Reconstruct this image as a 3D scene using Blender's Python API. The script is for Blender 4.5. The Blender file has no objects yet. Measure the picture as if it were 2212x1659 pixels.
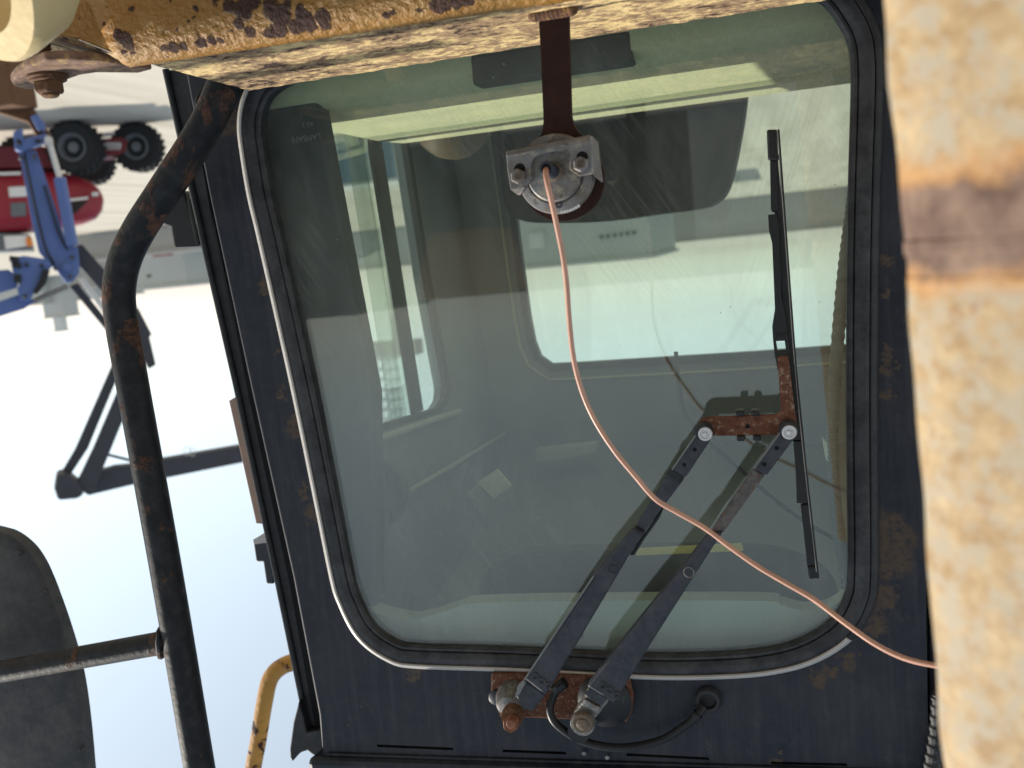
import bpy, bmesh, math, random
from mathutils import Vector, Matrix, noise
from mathutils.geometry import tessellate_polygon

random.seed(7)
scene = bpy.context.scene
COL = scene.collection
R = math.radians

# ------------------------------------------------------------------ camera
# The photograph was taken upside down: the camera is rolled by about 174 degrees.
FP, PW, PH = 2100.0, 2212.0, 1659.0             # focal length and frame in photo pixels
CAM = Vector((0.0, -1.1, 3.5))
_up = Vector((0.0986, 1.0, 290.0 / FP)).normalized()                 # world up seen in camera axes (right, down, forward)
_fw = Vector((584.0, -(290.0 + 0.0986 * 584.0), FP)).normalized()    # world +Y (into the cab)
_rt = _fw.cross(_up)                                                 # world +X
if _rt.x > 0:
    _rt = -_rt
M_CW = Matrix((_rt, _fw, _up))                   # camera axes (right, down, forward) -> world


def ray(px, py):
    return (M_CW @ Vector((px - PW / 2, py - PH / 2, FP))).normalized()


def U(px, py, y):
    d = ray(px, py)
    return CAM + d * ((y - CAM.y) / d.y)


def UZ(px, py, z):
    d = ray(px, py)
    return CAM + d * ((z - CAM.z) / d.z)


def UPL(px, py, p0, n):
    d = ray(px, py)
    return CAM + d * ((p0 - CAM).dot(n) / d.dot(n))


cam_data = bpy.data.cameras.new('camera')
cam_data.sensor_width = 36.0
cam_data.lens = 36.0 * FP / PW
cam_data.clip_start = 0.01
cam_data.clip_end = 5000.0
cam_data.dof.use_dof = True
cam_data.dof.focus_distance = 1.08
cam_data.dof.aperture_fstop = 6.9
cam = bpy.data.objects.new('camera', cam_data)
COL.objects.link(cam)
cr = M_CW @ Vector((1, 0, 0))
cu = M_CW @ Vector((0, -1, 0))
cb = M_CW @ Vector((0, 0, -1))
cam.matrix_world = Matrix(((cr.x, cu.x, cb.x, CAM.x), (cr.y, cu.y, cb.y, CAM.y), (cr.z, cu.z, cb.z, CAM.z), (0, 0, 0, 1)))
scene.camera = cam

# ------------------------------------------------------------------ sky, sun, exposure
SUN_DIR = Vector((0.80, 0.004, 0.58)).normalized()
world = bpy.data.worlds.new('World')
scene.world = world
world.use_nodes = True
wn = world.node_tree.nodes
wl = world.node_tree.links
sky = wn.new('ShaderNodeTexSky')
sky.sky_type = 'NISHITA'
sky.sun_disc = False
sky.sun_elevation = math.asin(SUN_DIR.z)
sky.sun_rotation = math.atan2(SUN_DIR.x, SUN_DIR.y)
sky.altitude = 0
sky.air_density = 1.0
sky.dust_density = 0.7
sky.ozone_density = 1.0
wn['Background'].inputs['Strength'].default_value = 0.108
hs = wn.new('ShaderNodeHueSaturation')      # humid, whitish air
hs.inputs['Hue'].default_value = 0.482
hs.inputs['Saturation'].default_value = 0.50
wl.new(sky.outputs['Color'], hs.inputs['Color'])
wl.new(hs.outputs['Color'], wn['Background'].inputs['Color'])

sun_data = bpy.data.lights.new('sun', 'SUN')
sun_data.energy = 3.3
sun_data.angle = R(0.5)
sun_data.color = (1.0, 0.93, 0.82)
sun = bpy.data.objects.new('sun', sun_data)
COL.objects.link(sun)
sun.location = (8, 0, 12)
sun.rotation_euler = SUN_DIR.to_track_quat('Z', 'Y').to_euler()

vs = scene.view_settings
vs.view_transform = 'Standard'
vs.look = 'None'
vs.gamma = 1.0
vs.exposure = 0.75
vs.use_curve_mapping = False
scene.cycles.use_denoising = True
scene.cycles.max_bounces = 10
scene.cycles.transparent_max_bounces = 24
scene.cycles.sample_clamp_indirect = 6.0


# ------------------------------------------------------------------ materials
class NT:
    def __init__(self, name):
        self.m = bpy.data.materials.new(name)
        self.m.use_nodes = True
        self.t = self.m.node_tree
        self.n = self.t.nodes
        self.l = self.t.links
        self.b = self.n['Principled BSDF']
        self.out = self.n['Material Output']
        self.pos = self.n.new('ShaderNodeNewGeometry').outputs['Position']

    def val(self, sock, v):
        if hasattr(v, 'is_output') or isinstance(v, bpy.types.NodeSocket):
            self.l.new(v, sock)
        else:
            sock.default_value = v

    def mapping(self, scale=(1, 1, 1), loc=(0, 0, 0), rot=(0, 0, 0)):
        m = self.n.new('ShaderNodeMapping')
        self.l.new(self.pos, m.inputs['Vector'])
        m.inputs['Scale'].default_value = scale
        m.inputs['Location'].default_value = loc
        m.inputs['Rotation'].default_value = rot
        return m.outputs['Vector']

    def streaks(self, angle, scale):
        a = self.mapping((1, 1, 1), rot=(0, angle, 0))
        m = self.n.new('ShaderNodeMapping')
        self.l.new(a, m.inputs['Vector'])
        m.inputs['Scale'].default_value = scale
        return m.outputs['Vector']

    def noise(self, scale, detail=4, rough=0.55, vec=None, dist=0.0, col=False):
        t = self.n.new('ShaderNodeTexNoise')
        t.inputs['Scale'].default_value = scale
        t.inputs['Detail'].default_value = detail
        t.inputs['Roughness'].default_value = rough
        t.inputs['Distortion'].default_value = dist
        self.l.new(vec if vec is not None else self.pos, t.inputs['Vector'])
        return t.outputs['Color' if col else 'Fac']

    def voronoi(self, scale, vec=None, out='Distance', feature='F1'):
        t = self.n.new('ShaderNodeTexVoronoi')
        t.feature = feature
        t.inputs['Scale'].default_value = scale
        self.l.new(vec if vec is not None else self.pos, t.inputs['Vector'])
        return t.outputs[out]

    def ramp(self, fac, a, b, interp='LINEAR'):
        r = self.n.new('ShaderNodeValToRGB')
        r.color_ramp.interpolation = interp
        r.color_ramp.elements[0].position = a
        r.color_ramp.elements[1].position = b
        r.color_ramp.elements[0].color = (0, 0, 0, 1)
        r.color_ramp.elements[1].color = (1, 1, 1, 1)
        self.l.new(fac, r.inputs['Fac'])
        return r.outputs['Color']

    def math(self, op, a, b=0.0, clamp=False):
        m = self.n.new('ShaderNodeMath')
        m.operation = op
        m.use_clamp = clamp
        self.val(m.inputs[0], a)
        self.val(m.inputs[1], b)
        return m.outputs[0]

    def mix(self, fac, a, b):
        m = self.n.new('ShaderNodeMix')
        m.data_type = 'RGBA'
        self.val(m.inputs[0], fac)
        for s, v in ((m.inputs[6], a), (m.inputs[7], b)):
            if isinstance(v, tuple):
                s.default_value = (v[0], v[1], v[2], 1.0)
            else:
                self.l.new(v, s)
        return m.outputs[2]

    def blotches(self, spots, amp=0.03, nscale=60.0, soft=0.15):
        """irregular patches at given places: spots = [(center, radius), ...]"""
        nv = self.noise(nscale, 5, 0.65, col=True)
        sub = self.n.new('ShaderNodeVectorMath')
        sub.operation = 'SUBTRACT'
        self.l.new(nv, sub.inputs[0])
        sub.inputs[1].default_value = (0.5, 0.5, 0.5)
        sc = self.n.new('ShaderNodeVectorMath')
        sc.operation = 'SCALE'
        self.l.new(sub.outputs[0], sc.inputs[0])
        sc.inputs['Scale'].default_value = amp
        ad = self.n.new('ShaderNodeVectorMath')
        ad.operation = 'ADD'
        self.l.new(self.pos, ad.inputs[0])
        self.l.new(sc.outputs[0], ad.inputs[1])
        acc = None
        for c, r in spots:
            d = self.n.new('ShaderNodeVectorMath')
            d.operation = 'DISTANCE'
            self.l.new(ad.outputs[0], d.inputs[0])
            d.inputs[1].default_value = c
            k = self.math('DIVIDE', d.outputs['Value'], r)
            k = self.math('SUBTRACT', 1.0, k)
            k = self.math('MULTIPLY', k, 1.0 / soft, True)
            acc = k if acc is None else self.math('MAXIMUM', acc, k)
        return acc

    def bump(self, h, strength=0.4, dist=0.002):
        b = self.n.new('ShaderNodeBump')
        b.inputs['Strength'].default_value = strength
        b.inputs['Distance'].default_value = dist
        self.l.new(h, b.inputs['Height'])
        self.l.new(b.outputs['Normal'], self.b.inputs['Normal'])

    def done(self, color=None, rough=0.5, metal=0.0, spec=0.5):
        if color is not None:
            s = self.b.inputs['Base Color']
            if isinstance(color, tuple):
                s.default_value = (color[0], color[1], color[2], 1)
            else:
                self.l.new(color, s)
        self.val(self.b.inputs['Roughness'], rough)
        self.val(self.b.inputs['Metallic'], metal)
        self.b.inputs['Specular IOR Level'].default_value = spec
        return self.m


def m_plain(name, col, rough=0.6, metal=0.0, var=0.25, nscale=40.0, spec=0.4, bump=0.15):
    t = NT(name)
    n = t.noise(nscale, 5)
    c2 = tuple(min(1.0, c * (1 + var)) for c in col)
    c1 = tuple(c * (1 - var) for c in col)
    t.bump(n, bump, 0.002)
    return t.done(t.mix(n, c1, c2), rough, metal, spec)


def m_navy():
    t = NT('navy_cab_paint')
    v = t.mapping((95, 95, 6.0))
    streak = t.ramp(t.noise(1.0, 6, 0.68, v), 0.47, 0.72)
    dust = t.ramp(t.noise(9.0, 6, 0.65), 0.42, 0.8)
    fine = t.noise(160, 4, 0.6)
    base = t.mix(fine, (0.0070, 0.0100, 0.0190), (0.0110, 0.0150, 0.0270))
    base = t.mix(t.math('MULTIPLY', streak, 0.5), base, (0.055, 0.058, 0.068))
    base = t.mix(t.math('MULTIPLY', dust, 0.55), base, (0.066, 0.067, 0.075))
    grit = t.ramp(t.noise(48, 6, 0.72), 0.50, 0.70)
    base = t.mix(t.math('MULTIPLY', grit, 0.24), base, (0.064, 0.066, 0.074))
    chips = t.ramp(t.noise(75, 3, 0.5), 0.73, 0.75)
    base = t.mix(t.math('MULTIPLY', chips, 0.8), base, (0.09, 0.085, 0.08))
    scuff = t.ramp(t.noise(1.0, 6, 0.7, t.streaks(R(25), (34, 34, 14))), 0.60, 0.74)
    base = t.mix(t.math('MULTIPLY', scuff, 0.45), base, (0.085, 0.083, 0.085))
    P = lambda x, y: tuple(U(x, y, 0.0))
    spots = [(P(900, 1452), 0.011), (P(888, 1466), 0.008), (P(1790, 1452), 0.013), (P(1770, 1462), 0.014), (P(1830, 1425), 0.012),
             (P(1925, 1155), 0.030), (P(1925, 1210), 0.026), (P(1905, 1290), 0.020), (P(1890, 1350), 0.016),
             (P(1918, 770), 0.010), (P(1916, 800), 0.011), (P(1914, 640), 0.008), (P(1916, 850), 0.009), (P(1915, 560), 0.010),
             (P(570, 620), 0.009), (P(630, 930), 0.014), (P(640, 905), 0.011), (P(670, 1110), 0.013), (P(655, 1060), 0.010), (P(612, 850), 0.010),
             (P(600, 760), 0.008), (P(1681, 1640), 0.008), (P(1037, 1499), 0.004), (P(470, 220), 0.020), (P(500, 260), 0.022)]
    rm = t.math('MULTIPLY', t.blotches(spots, 0.05, 55.0, 0.35), t.ramp(t.noise(120, 5, 0.7), 0.36, 0.50))
    rcol = t.mix(t.noise(130, 5, 0.7), (0.030, 0.022, 0.017), (0.115, 0.075, 0.048))
    base = t.mix(rm, base, rcol)
    t.bump(t.math('ADD', t.noise(45, 5, 0.6), t.math('MULTIPLY', rm, 0.6)), 0.25, 0.0015)
    rough = t.math('ADD', 0.50, t.math('MULTIPLY', dust, 0.25))
    return t.done(base, rough, 0.0, 0.35)


def m_yellow(name, lo=0.56, hi=0.58, paint=((0.50, 0.27, 0.055), (0.62, 0.37, 0.095)), scale=22.0, fade=None, bump=0.5):
    """chipped yellow machine paint over dark brown rust"""
    t = NT(name)
    v = t.mapping((0.8, 1.0, 1.25))
    n = t.noise(scale, 6, 0.62, v, 0.6)
    big = t.noise(5.0, 3, 0.5)
    k = t.math('ADD', t.math('MULTIPLY', n, 0.72), t.math('MULTIPLY', big, 0.32))
    rust = t.ramp(k, lo, hi)
    halo = t.ramp(k, lo - 0.05, hi)
    p = t.mix(t.noise(7, 4), paint[0], paint[1])
    if fade:
        p = t.mix(t.ramp(t.noise(30, 5, 0.7), 0.35, 0.65), p, fade)
    p = t.mix(t.math('MULTIPLY', halo, 0.6), p, (0.30, 0.12, 0.03))
    rc = t.mix(t.noise(150, 5, 0.7), (0.018, 0.009, 0.008), (0.10, 0.042, 0.026))
    c = t.mix(rust, p, rc)
    h = t.math('ADD', t.math('MULTIPLY', t.noise(90, 4, 0.5), 0.55), t.math('MULTIPLY', t.math('MULTIPLY', rust, t.noise(180, 5)), 0.9))
    t.bump(h, bump, 0.004)
    return t.done(c, t.math('ADD', 0.42, t.math('MULTIPLY', rust, 0.45)), 0.0, 0.35)


def m_web():
    t = NT('ochre_paint_with_rust_patches')
    P = lambda x, y: tuple(U(x, y, -0.344 + (x - 262) * 0.025 / 800.0))
    px = [(290, 25, 11), (288, 10, 5), (353, 20, 5), (378, 42, 9), (384, 60, 11), (378, 72, 7), (425, 22, 12), (432, 14, 8), (470, 8, 14), (500, 14, 20), (530, 22, 26), (520, 50, 16), (540, 70, 14), (500, 66, 6),
          (548, 5, 22), (590, 20, 24), (610, 34, 26), (625, 12, 16), (652, 20, 14), (660, 46, 24), (700, 38, 20), (640, 62, 20), (600, 66, 20), (580, 80, 18), (260, 76, 16), (275, 84, 20), (283, 98, 12), (270, 112, 7), (245, 60, 10), (230, 56, 10),
          (203, 40, 8), (190, 46, 12), (180, 16, 4), (200, 70, 9), (160, 62, 14), (218, 92, 5), (287, 116, 6), (355, 112, 12), (372, 106, 15), (395, 102, 13), (432, 96, 14), (455, 92, 13), (475, 90, 10), (465, 74, 5), (742, 22, 4), (760, 12, 4),
          (835, 34, 10), (848, 30, 8), (903, 26, 9), (897, 34, 8), (796, 48, 4), (750, 56, 7), (765, 57, 7), (950, 10, 22), (985, 6, 16), (1010, 2, 12), (700, 60, 16), (120, 70, 10), (310, 60, 3), (440, 60, 3)]
    rm = t.blotches([(P(x, y), r * 0.00040) for x, y, r in px], 0.011, 120.0, 0.16)
    sm = t.ramp(t.noise(95, 4, 0.6), 0.665, 0.685)
    rust = t.math('MAXIMUM', rm, sm)
    halo = t.blotches([(P(x, y), r * 0.00040 * 1.5 + 0.003) for x, y, r in px if r > 9], 0.012, 60.0, 0.8)
    p = t.mix(t.noise(9, 4), (0.27, 0.125, 0.020), (0.33, 0.170, 0.038))
    p = t.mix(t.ramp(t.noise(55, 5, 0.6), 0.5, 0.75), p, (0.36, 0.21, 0.065))
    p = t.mix(t.math('MULTIPLY', halo, 0.55), p, (0.27, 0.115, 0.028))
    rc = t.mix(t.noise(170, 5, 0.7), (0.020, 0.010, 0.009), (0.105, 0.048, 0.034))
    c = t.mix(rust, p, rc)
    h = t.math('ADD', t.math('MULTIPLY', t.noise(150, 4, 0.6), 0.9), t.math('MULTIPLY', t.math('MULTIPLY', rust, t.noise(200, 5)), 1.3))
    t.bump(h, 1.0, 0.005)
    return t.done(c, t.math('ADD', 0.45, t.math('MULTIPLY', rust, 0.4)), 0.0, 0.35)


def m_beam_top():
    t = NT('faded_flaking_yellow_paint')
    v = t.mapping((42, 62, 62))
    n = t.noise(1.0, 6, 0.62, v, 0.4)
    n2 = t.noise(7.0, 5, 0.6)
    n3 = t.noise(1.0, 5, 0.7, t.mapping((120, 150, 150)))
    k = t.math('ADD', t.math('MULTIPLY', n, 0.42), t.math('MULTIPLY', n2, 0.30))
    k = t.math('ADD', k, t.math('MULTIPLY', n3, 0.30))
    rust = t.ramp(k, 0.462, 0.515)
    deep = t.ramp(k, 0.542, 0.585)
    p = t.mix(t.noise(40, 5), (0.62, 0.44, 0.19), (0.74, 0.57, 0.30))
    c = t.mix(t.math('MULTIPLY', rust, 0.75), p, t.mix(t.noise(140, 5, 0.7), (0.11, 0.060, 0.048), (0.25, 0.150, 0.105)))
    c = t.mix(deep, c, (0.045, 0.026, 0.022))
    t.bump(t.math('ADD', t.math('MULTIPLY', n, 0.9), t.math('MULTIPLY', t.noise(120, 5, 0.7), 0.5)), 0.8, 0.005)
    return t.done(c, 0.8, 0.0, 0.2)


def m_black_pipe():
    t = NT('black_pipe_paint_with_rust')
    v = t.mapping((1, 1, 0.7))
    n = t.noise(24, 6, 0.6, v, 0.4)
    P = lambda x, y: tuple(U(x, y, -0.06))
    spots = [(P(263, 610), 0.05), (P(262, 690), 0.035), (P(277, 770), 0.055), (P(282, 830), 0.035), (P(330, 470), 0.05), (P(365, 1395), 0.036),
             (P(322, 1385), 0.022), (P(350, 400), 0.035), (P(450, 250), 0.028), (P(320, 1140), 0.018), (P(337, 1235), 0.014)]
    near = t.blotches(spots, 0.045, 45.0, 0.9)
    k = t.math('ADD', t.math('MULTIPLY', n, 0.80), t.math('MULTIPLY', near, 0.17))
    rust = t.ramp(k, 0.462, 0.505)
    lite = t.ramp(t.noise(60, 5, 0.6), 0.45, 0.8)
    base = t.mix(lite, (0.0075, 0.0085, 0.011), (0.030, 0.031, 0.034))
    rust = t.math('MULTIPLY', rust, t.ramp(t.noise(85, 6, 0.75), 0.36, 0.50))
    rc = t.mix(t.ramp(t.noise(120, 5, 0.7), 0.3, 0.7), (0.035, 0.020, 0.014), (0.155, 0.072, 0.047))
    c = t.mix(t.math('MULTIPLY', rust, 0.9), base, rc)
    t.bump(t.math('ADD', t.noise(110, 5, 0.6), t.math('MULTIPLY', rust, 0.6)), 0.45, 0.002)
    return t.done(c, t.math('ADD', 0.6, t.math('MULTIPLY', rust, 0.25)), 0.0, 0.3)


def m_rust(name, a, b, c=None, scale=60, rough=0.85, metal=0.0):
    t = NT(name)
    n = t.noise(scale, 6, 0.7)
    col = t.mix(t.ramp(n, 0.32, 0.68), a, b)
    if c:
        col = t.mix(t.ramp(t.noise(scale * 1.6, 5, 0.6), 0.55, 0.68), col, c)
    t.bump(n, 0.6, 0.002)
    return t.done(col, rough, metal, 0.3)


def m_alloy():
    t = NT('weathered_aluminium')
    n = t.noise(70, 6, 0.7)
    dirt = t.ramp(t.noise(38, 6, 0.7), 0.45, 0.7)
    c = t.mix(n, (0.11, 0.107, 0.108), (0.33, 0.325, 0.33))
    c = t.mix(t.math('MULTIPLY', dirt, 0.8), c, (0.15, 0.115, 0.075))
    c = t.mix(t.ramp(t.noise(85, 6, 0.75), 0.54, 0.62), c, (0.36, 0.32, 0.25))
    c = t.mix(t.ramp(t.noise(60, 6, 0.75), 0.57, 0.66), c, (0.085, 0.062, 0.045))
    t.bump(t.noise(160, 4), 0.3, 0.001)
    return t.done(c, t.math('ADD', 0.48, t.math('MULTIPLY', dirt, 0.3)), 0.35, 0.5)


def m_rubber(name='weathered_black_rubber', col=(0.016, 0.017, 0.020), dustcol=(0.075, 0.075, 0.080), rough=0.55, amt=0.5):
    t = NT(name)
    d = t.ramp(t.noise(34, 7, 0.78), 0.40, 0.70)
    t.bump(t.noise(140, 4), 0.25, 0.001)
    return t.done(t.mix(t.math('MULTIPLY', d, amt), col, dustcol), rough, 0.0, 0.4)


def m_trim():
    t = NT('pale_bright_trim')
    v = t.mapping((25, 25, 160))
    n = t.noise(1.0, 5, 0.7, v)
    c = t.mix(n, (0.40, 0.385, 0.375), (0.62, 0.595, 0.56))
    d = t.ramp(t.noise(35, 5, 0.6), 0.6, 0.75)
    c = t.mix(t.math('MULTIPLY', d, 0.5), c, (0.25, 0.24, 0.23))
    return t.done(c, 0.38, 0.1, 0.5)


def m_glass(name, tint=(0.922, 0.972, 0.938), dust=0.05, scratch=True, f0=0.072, scale=1.0):
    t = NT(name)
    t.n.remove(t.b)
    lw = t.n.new('ShaderNodeLayerWeight')
    lw.inputs['Blend'].default_value = 0.5
    fr = t.math('ADD', f0, t.math('MULTIPLY', t.math('POWER', lw.outputs['Facing'], 5.0), 0.95), True)
    tr = t.n.new('ShaderNodeBsdfTransparent')
    tr.inputs['Color'].default_value = (tint[0], tint[1], tint[2], 1)
    gl = t.n.new('ShaderNodeBsdfGlossy')
    gl.inputs['Roughness'].default_value = 0.012
    m1 = t.n.new('ShaderNodeMixShader')
    t.l.new(fr, m1.inputs[0])
    t.l.new(tr.outputs[0], m1.inputs[1])
    t.l.new(gl.outputs[0], m1.inputs[2])
    df = t.n.new('ShaderNodeBsdfDiffuse')
    df.inputs['Color'].default_value = (0.55, 0.56, 0.53, 1)
    m2 = t.n.new('ShaderNodeMixShader')
    film = t.ramp(t.noise(4.0, 6, 0.65), 0.25, 0.85)
    if scratch:
        # wiped streaks: fans of fine lines left by the blade
        a = t.noise(1.0, 3, 0.5, t.streaks(R(33), (330, 1, 9)))
        b = t.noise(1.0, 3, 0.5, t.streaks(R(-20), (300, 1, 7)))
        ma = t.ramp(t.noise(3.2, 3), 0.46, 0.62)
        mb_ = t.ramp(t.noise(2.6, 3, 0.5, t.mapping((1, 1, 1), (3.7, 0, 1.9))), 0.50, 0.66)
        st = t.math('ADD', t.math('MULTIPLY', t.ramp(a, 0.45, 0.85), ma), t.math('MULTIPLY', t.ramp(b, 0.45, 0.85), mb_))
        film = t.math('ADD', film, t.math('MULTIPLY', st, 0.85))
        smear = t.ramp(t.noise(1.0, 4, 0.55, t.streaks(R(4), (22, 1, 3.0))), 0.45, 0.8)
        film = t.math('ADD', film, t.math('MULTIPLY', smear, 0.5))
        sp = t.math('SUBTRACT', 1.0, t.ramp(t.voronoi(48.0), 0.035, 0.055))
        sp = t.math('MULTIPLY', sp, t.ramp(t.noise(14, 2), 0.56, 0.60))
        film = t.math('ADD', film, t.math('MULTIPLY', sp, 5.0))
    t.l.new(t.math('MULTIPLY', film, dust, True), m2.inputs[0])
    t.l.new(m1.outputs[0], m2.inputs[1])
    t.l.new(df.outputs[0], m2.inputs[2])
    t.l.new(m2.outputs[0], t.out.inputs['Surface'])
    return t.m


def m_ground():
    t = NT('pale_dusty_yard')
    n = t.noise(0.55, 7, 0.62)
    v = t.mapping((0.9, 0.06, 1), rot=(0, 0, R(80)))
    tracks = t.ramp(t.noise(1.0, 4, 0.55, v), 0.40, 0.70)
    c = t.mix(n, (0.49, 0.455, 0.385), (0.60, 0.565, 0.49))
    c = t.mix(t.math('MULTIPLY', tracks, 0.8), c, (0.37, 0.335, 0.27))
    c = t.mix(t.ramp(t.noise(5, 5, 0.7), 0.55, 0.8), c, (0.47, 0.45, 0.41))
    t.bump(t.noise(9, 6, 0.7), 0.3, 0.03)
    return t.done(c, 0.9, 0.0, 0.2)


MT = {}
MT['navy'] = m_navy()
MT['yellow'] = m_yellow('chipped_yellow_paint', 0.525, 0.54, scale=34.0)
MT['yellow_post'] = m_yellow('bleached_yellow_post_paint', 0.62, 0.70, ((0.56, 0.38, 0.17), (0.66, 0.50, 0.27)), 16.0, (0.60, 0.52, 0.38), 0.7)
MT['yellow_pipe'] = m_yellow('yellow_rail_paint', 0.57, 0.59, ((0.48, 0.22, 0.035), (0.56, 0.29, 0.06)), 26.0)
MT['cream'] = m_yellow('cream_yellow_enamel', 0.73, 0.75, ((0.60, 0.45, 0.22), (0.66, 0.52, 0.28)), 18.0)
MT['beam_top'] = m_beam_top()


def m_post():
    t = NT('bleached_yellow_post_paint')
    v = t.mapping((1.0, 1.0, 1.3))
    n = t.noise(70, 6, 0.65, v, 0.2)
    p = t.mix(t.ramp(n, 0.35, 0.65), (0.30, 0.195, 0.095), (0.47, 0.355, 0.21))
    p = t.mix(t.ramp(t.noise(95, 6, 0.65), 0.44, 0.60), p, (0.37, 0.315, 0.235))
    p = t.mix(t.ramp(t.noise(60, 5, 0.65), 0.62, 0.74), p, (0.27, 0.13, 0.06))
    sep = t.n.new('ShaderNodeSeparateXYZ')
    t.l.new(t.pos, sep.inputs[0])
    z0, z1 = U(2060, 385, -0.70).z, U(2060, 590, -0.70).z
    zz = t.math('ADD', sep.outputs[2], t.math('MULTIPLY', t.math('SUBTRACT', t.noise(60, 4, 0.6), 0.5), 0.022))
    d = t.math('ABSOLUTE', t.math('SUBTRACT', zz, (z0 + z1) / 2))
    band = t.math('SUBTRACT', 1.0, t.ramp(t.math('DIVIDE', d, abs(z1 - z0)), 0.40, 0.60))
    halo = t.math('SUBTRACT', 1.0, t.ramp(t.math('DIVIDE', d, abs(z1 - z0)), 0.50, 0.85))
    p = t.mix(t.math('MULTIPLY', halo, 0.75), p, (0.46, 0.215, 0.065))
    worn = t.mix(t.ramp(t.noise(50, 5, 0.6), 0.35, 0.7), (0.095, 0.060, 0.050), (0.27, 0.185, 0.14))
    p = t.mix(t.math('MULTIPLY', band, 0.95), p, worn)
    t.bump(t.noise(60, 5, 0.6), 0.25, 0.003)
    return t.done(p, 0.7, 0.0, 0.25)


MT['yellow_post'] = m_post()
MT['web'] = m_web()
MT['pipe'] = m_black_pipe()
MT['rust_plate'] = m_rust('dark_rusted_plate', (0.022, 0.009, 0.007), (0.045, 0.016, 0.011))
MT['rust_bolt'] = m_rust('rusted_bolt', (0.06, 0.03, 0.018), (0.17, 0.085, 0.045), (0.24, 0.13, 0.05), 90)
MT['rust_lug'] = m_rust('scaly_lug_rust', (0.10, 0.055, 0.038), (0.27, 0.17, 0.12), (0.36, 0.24, 0.10), 70)
MT['rust_orange'] = m_rust('orange_rust', (0.085, 0.030, 0.018), (0.19, 0.080, 0.048), (0.30, 0.22, 0.17), 130)
MT['rust_nut'] = m_rust('bright_rusted_nut', (0.15, 0.055, 0.030), (0.30, 0.13, 0.075), None, 110, 0.6)
MT['brown_nut'] = m_rust('dull_brown_nut', (0.09, 0.065, 0.045), (0.21, 0.165, 0.125), None, 110, 0.6)
MT['rod_mottled'] = m_rust('mottled_worn_rod', (0.055, 0.052, 0.055), (0.16, 0.15, 0.145), (0.16, 0.075, 0.04), 150, 0.7)
MT['alloy'] = m_alloy()
MT['rubber'] = m_rubber()
MT['rubber_band'] = m_rubber('grey_window_rubber', (0.018, 0.019, 0.023), (0.085, 0.085, 0.09), 0.5, 0.75)
MT['black'] = m_rubber('black_plastic', (0.008, 0.009, 0.011), (0.035, 0.036, 0.04), 0.42, 0.3)
MT['deep_black'] = m_plain('matt_black', (0.004, 0.004, 0.005), 0.9)
MT['arm'] = m_rubber('grey_black_wiper_paint', (0.022, 0.026, 0.038), (0.095, 0.098, 0.112), 0.5, 0.6)
MT['trim'] = m_trim()
MT['worn'] = m_plain('worn_grey_edge', (0.17, 0.17, 0.165), 0.5, 0.2, 0.35, 120)
MT['chrome'] = m_rust('worn_silver', (0.10, 0.095, 0.09), (0.34, 0.335, 0.33), (0.17, 0.12, 0.085), 130, 0.42, 0.6)
MT['silver'] = m_plain('matt_silver_cap', (0.60, 0.60, 0.61), 0.38, 0.5, 0.15, 80)
MT['wire'] = m_plain('copper_coloured_cable', (0.55, 0.30, 0.215), 0.42, 0.0, 0.28, 45, 0.5, 0.1)
MT['wire_inside'] = m_plain('dark_cable', (0.012, 0.013, 0.013), 0.7)
MT['glass'] = m_glass('windscreen_glass', dust=0.11)
MT['frosted'] = m_glass('dusty_overlapping_glass', tint=(0.88, 0.93, 0.90), dust=0.22, scratch=False)
MT['glass_side'] = m_glass('side_window_glass', tint=(0.945, 0.975, 0.940), dust=0.035, scratch=False)
MT['liner'] = m_plain('grey_headliner', (0.215, 0.245, 0.25), 0.9, 0.0, 0.15, 12)
MT['liner_dark'] = m_plain('dark_grey_cab_lining', (0.085, 0.087, 0.084), 0.85, 0.0, 0.2, 12)
MT['liner_light'] = m_plain('light_grey_header', (0.41, 0.445, 0.42), 0.85, 0.0, 0.12, 12)
MT['dash'] = m_plain('beige_dash_felt', (0.70, 0.665, 0.44), 0.95, 0.0, 0.14, 90, 0.1, 0.6)
MT['seat'] = m_plain('dark_seat_cloth', (0.030, 0.033, 0.032), 0.95, 0.0, 0.2, 60)
MT['ivory'] = m_plain('ivory_plastic', (0.74, 0.73, 0.58), 0.5, 0.0, 0.08)
MT['yellow_strip'] = m_plain('yellow_tape', (0.62, 0.52, 0.12), 0.5, 0.0, 0.1)
MT['hose_grey'] = m_plain('grey_corrugated_hose', (0.10, 0.115, 0.11), 0.5, 0.0, 0.1)
MT['shield'] = m_rubber('weathered_dark_sheet', (0.042, 0.043, 0.048), (0.10, 0.095, 0.092), 0.7, 0.8)
MT['wood'] = m_plain('pale_wooden_edge', (0.40, 0.27, 0.21), 0.7, 0.0, 0.15, 60)
MT['blue'] = m_plain('blue_crane_paint', (0.085, 0.14, 0.36), 0.45, 0.0, 0.2, 6)
MT['steel_dark'] = m_plain('dark_grey_boom_paint', (0.035, 0.038, 0.052), 0.5, 0.0, 0.2, 6)
MT['red'] = m_plain('red_vehicle_paint', (0.27, 0.014, 0.026), 0.45, 0.0, 0.15, 4)
MT['red_dark'] = m_plain('dull_red_paint', (0.15, 0.016, 0.024), 0.6, 0.0, 0.2, 4)
MT['tyre'] = m_plain('tyre_rubber', (0.018, 0.019, 0.021), 0.85, 0.0, 0.2, 8)
MT['rim'] = m_plain('grey_rim_paint', (0.13, 0.14, 0.155), 0.6, 0.0, 0.15, 8)
MT['white'] = m_plain('white_paint', (0.72, 0.71, 0.69), 0.5, 0.0, 0.1, 8)
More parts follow.
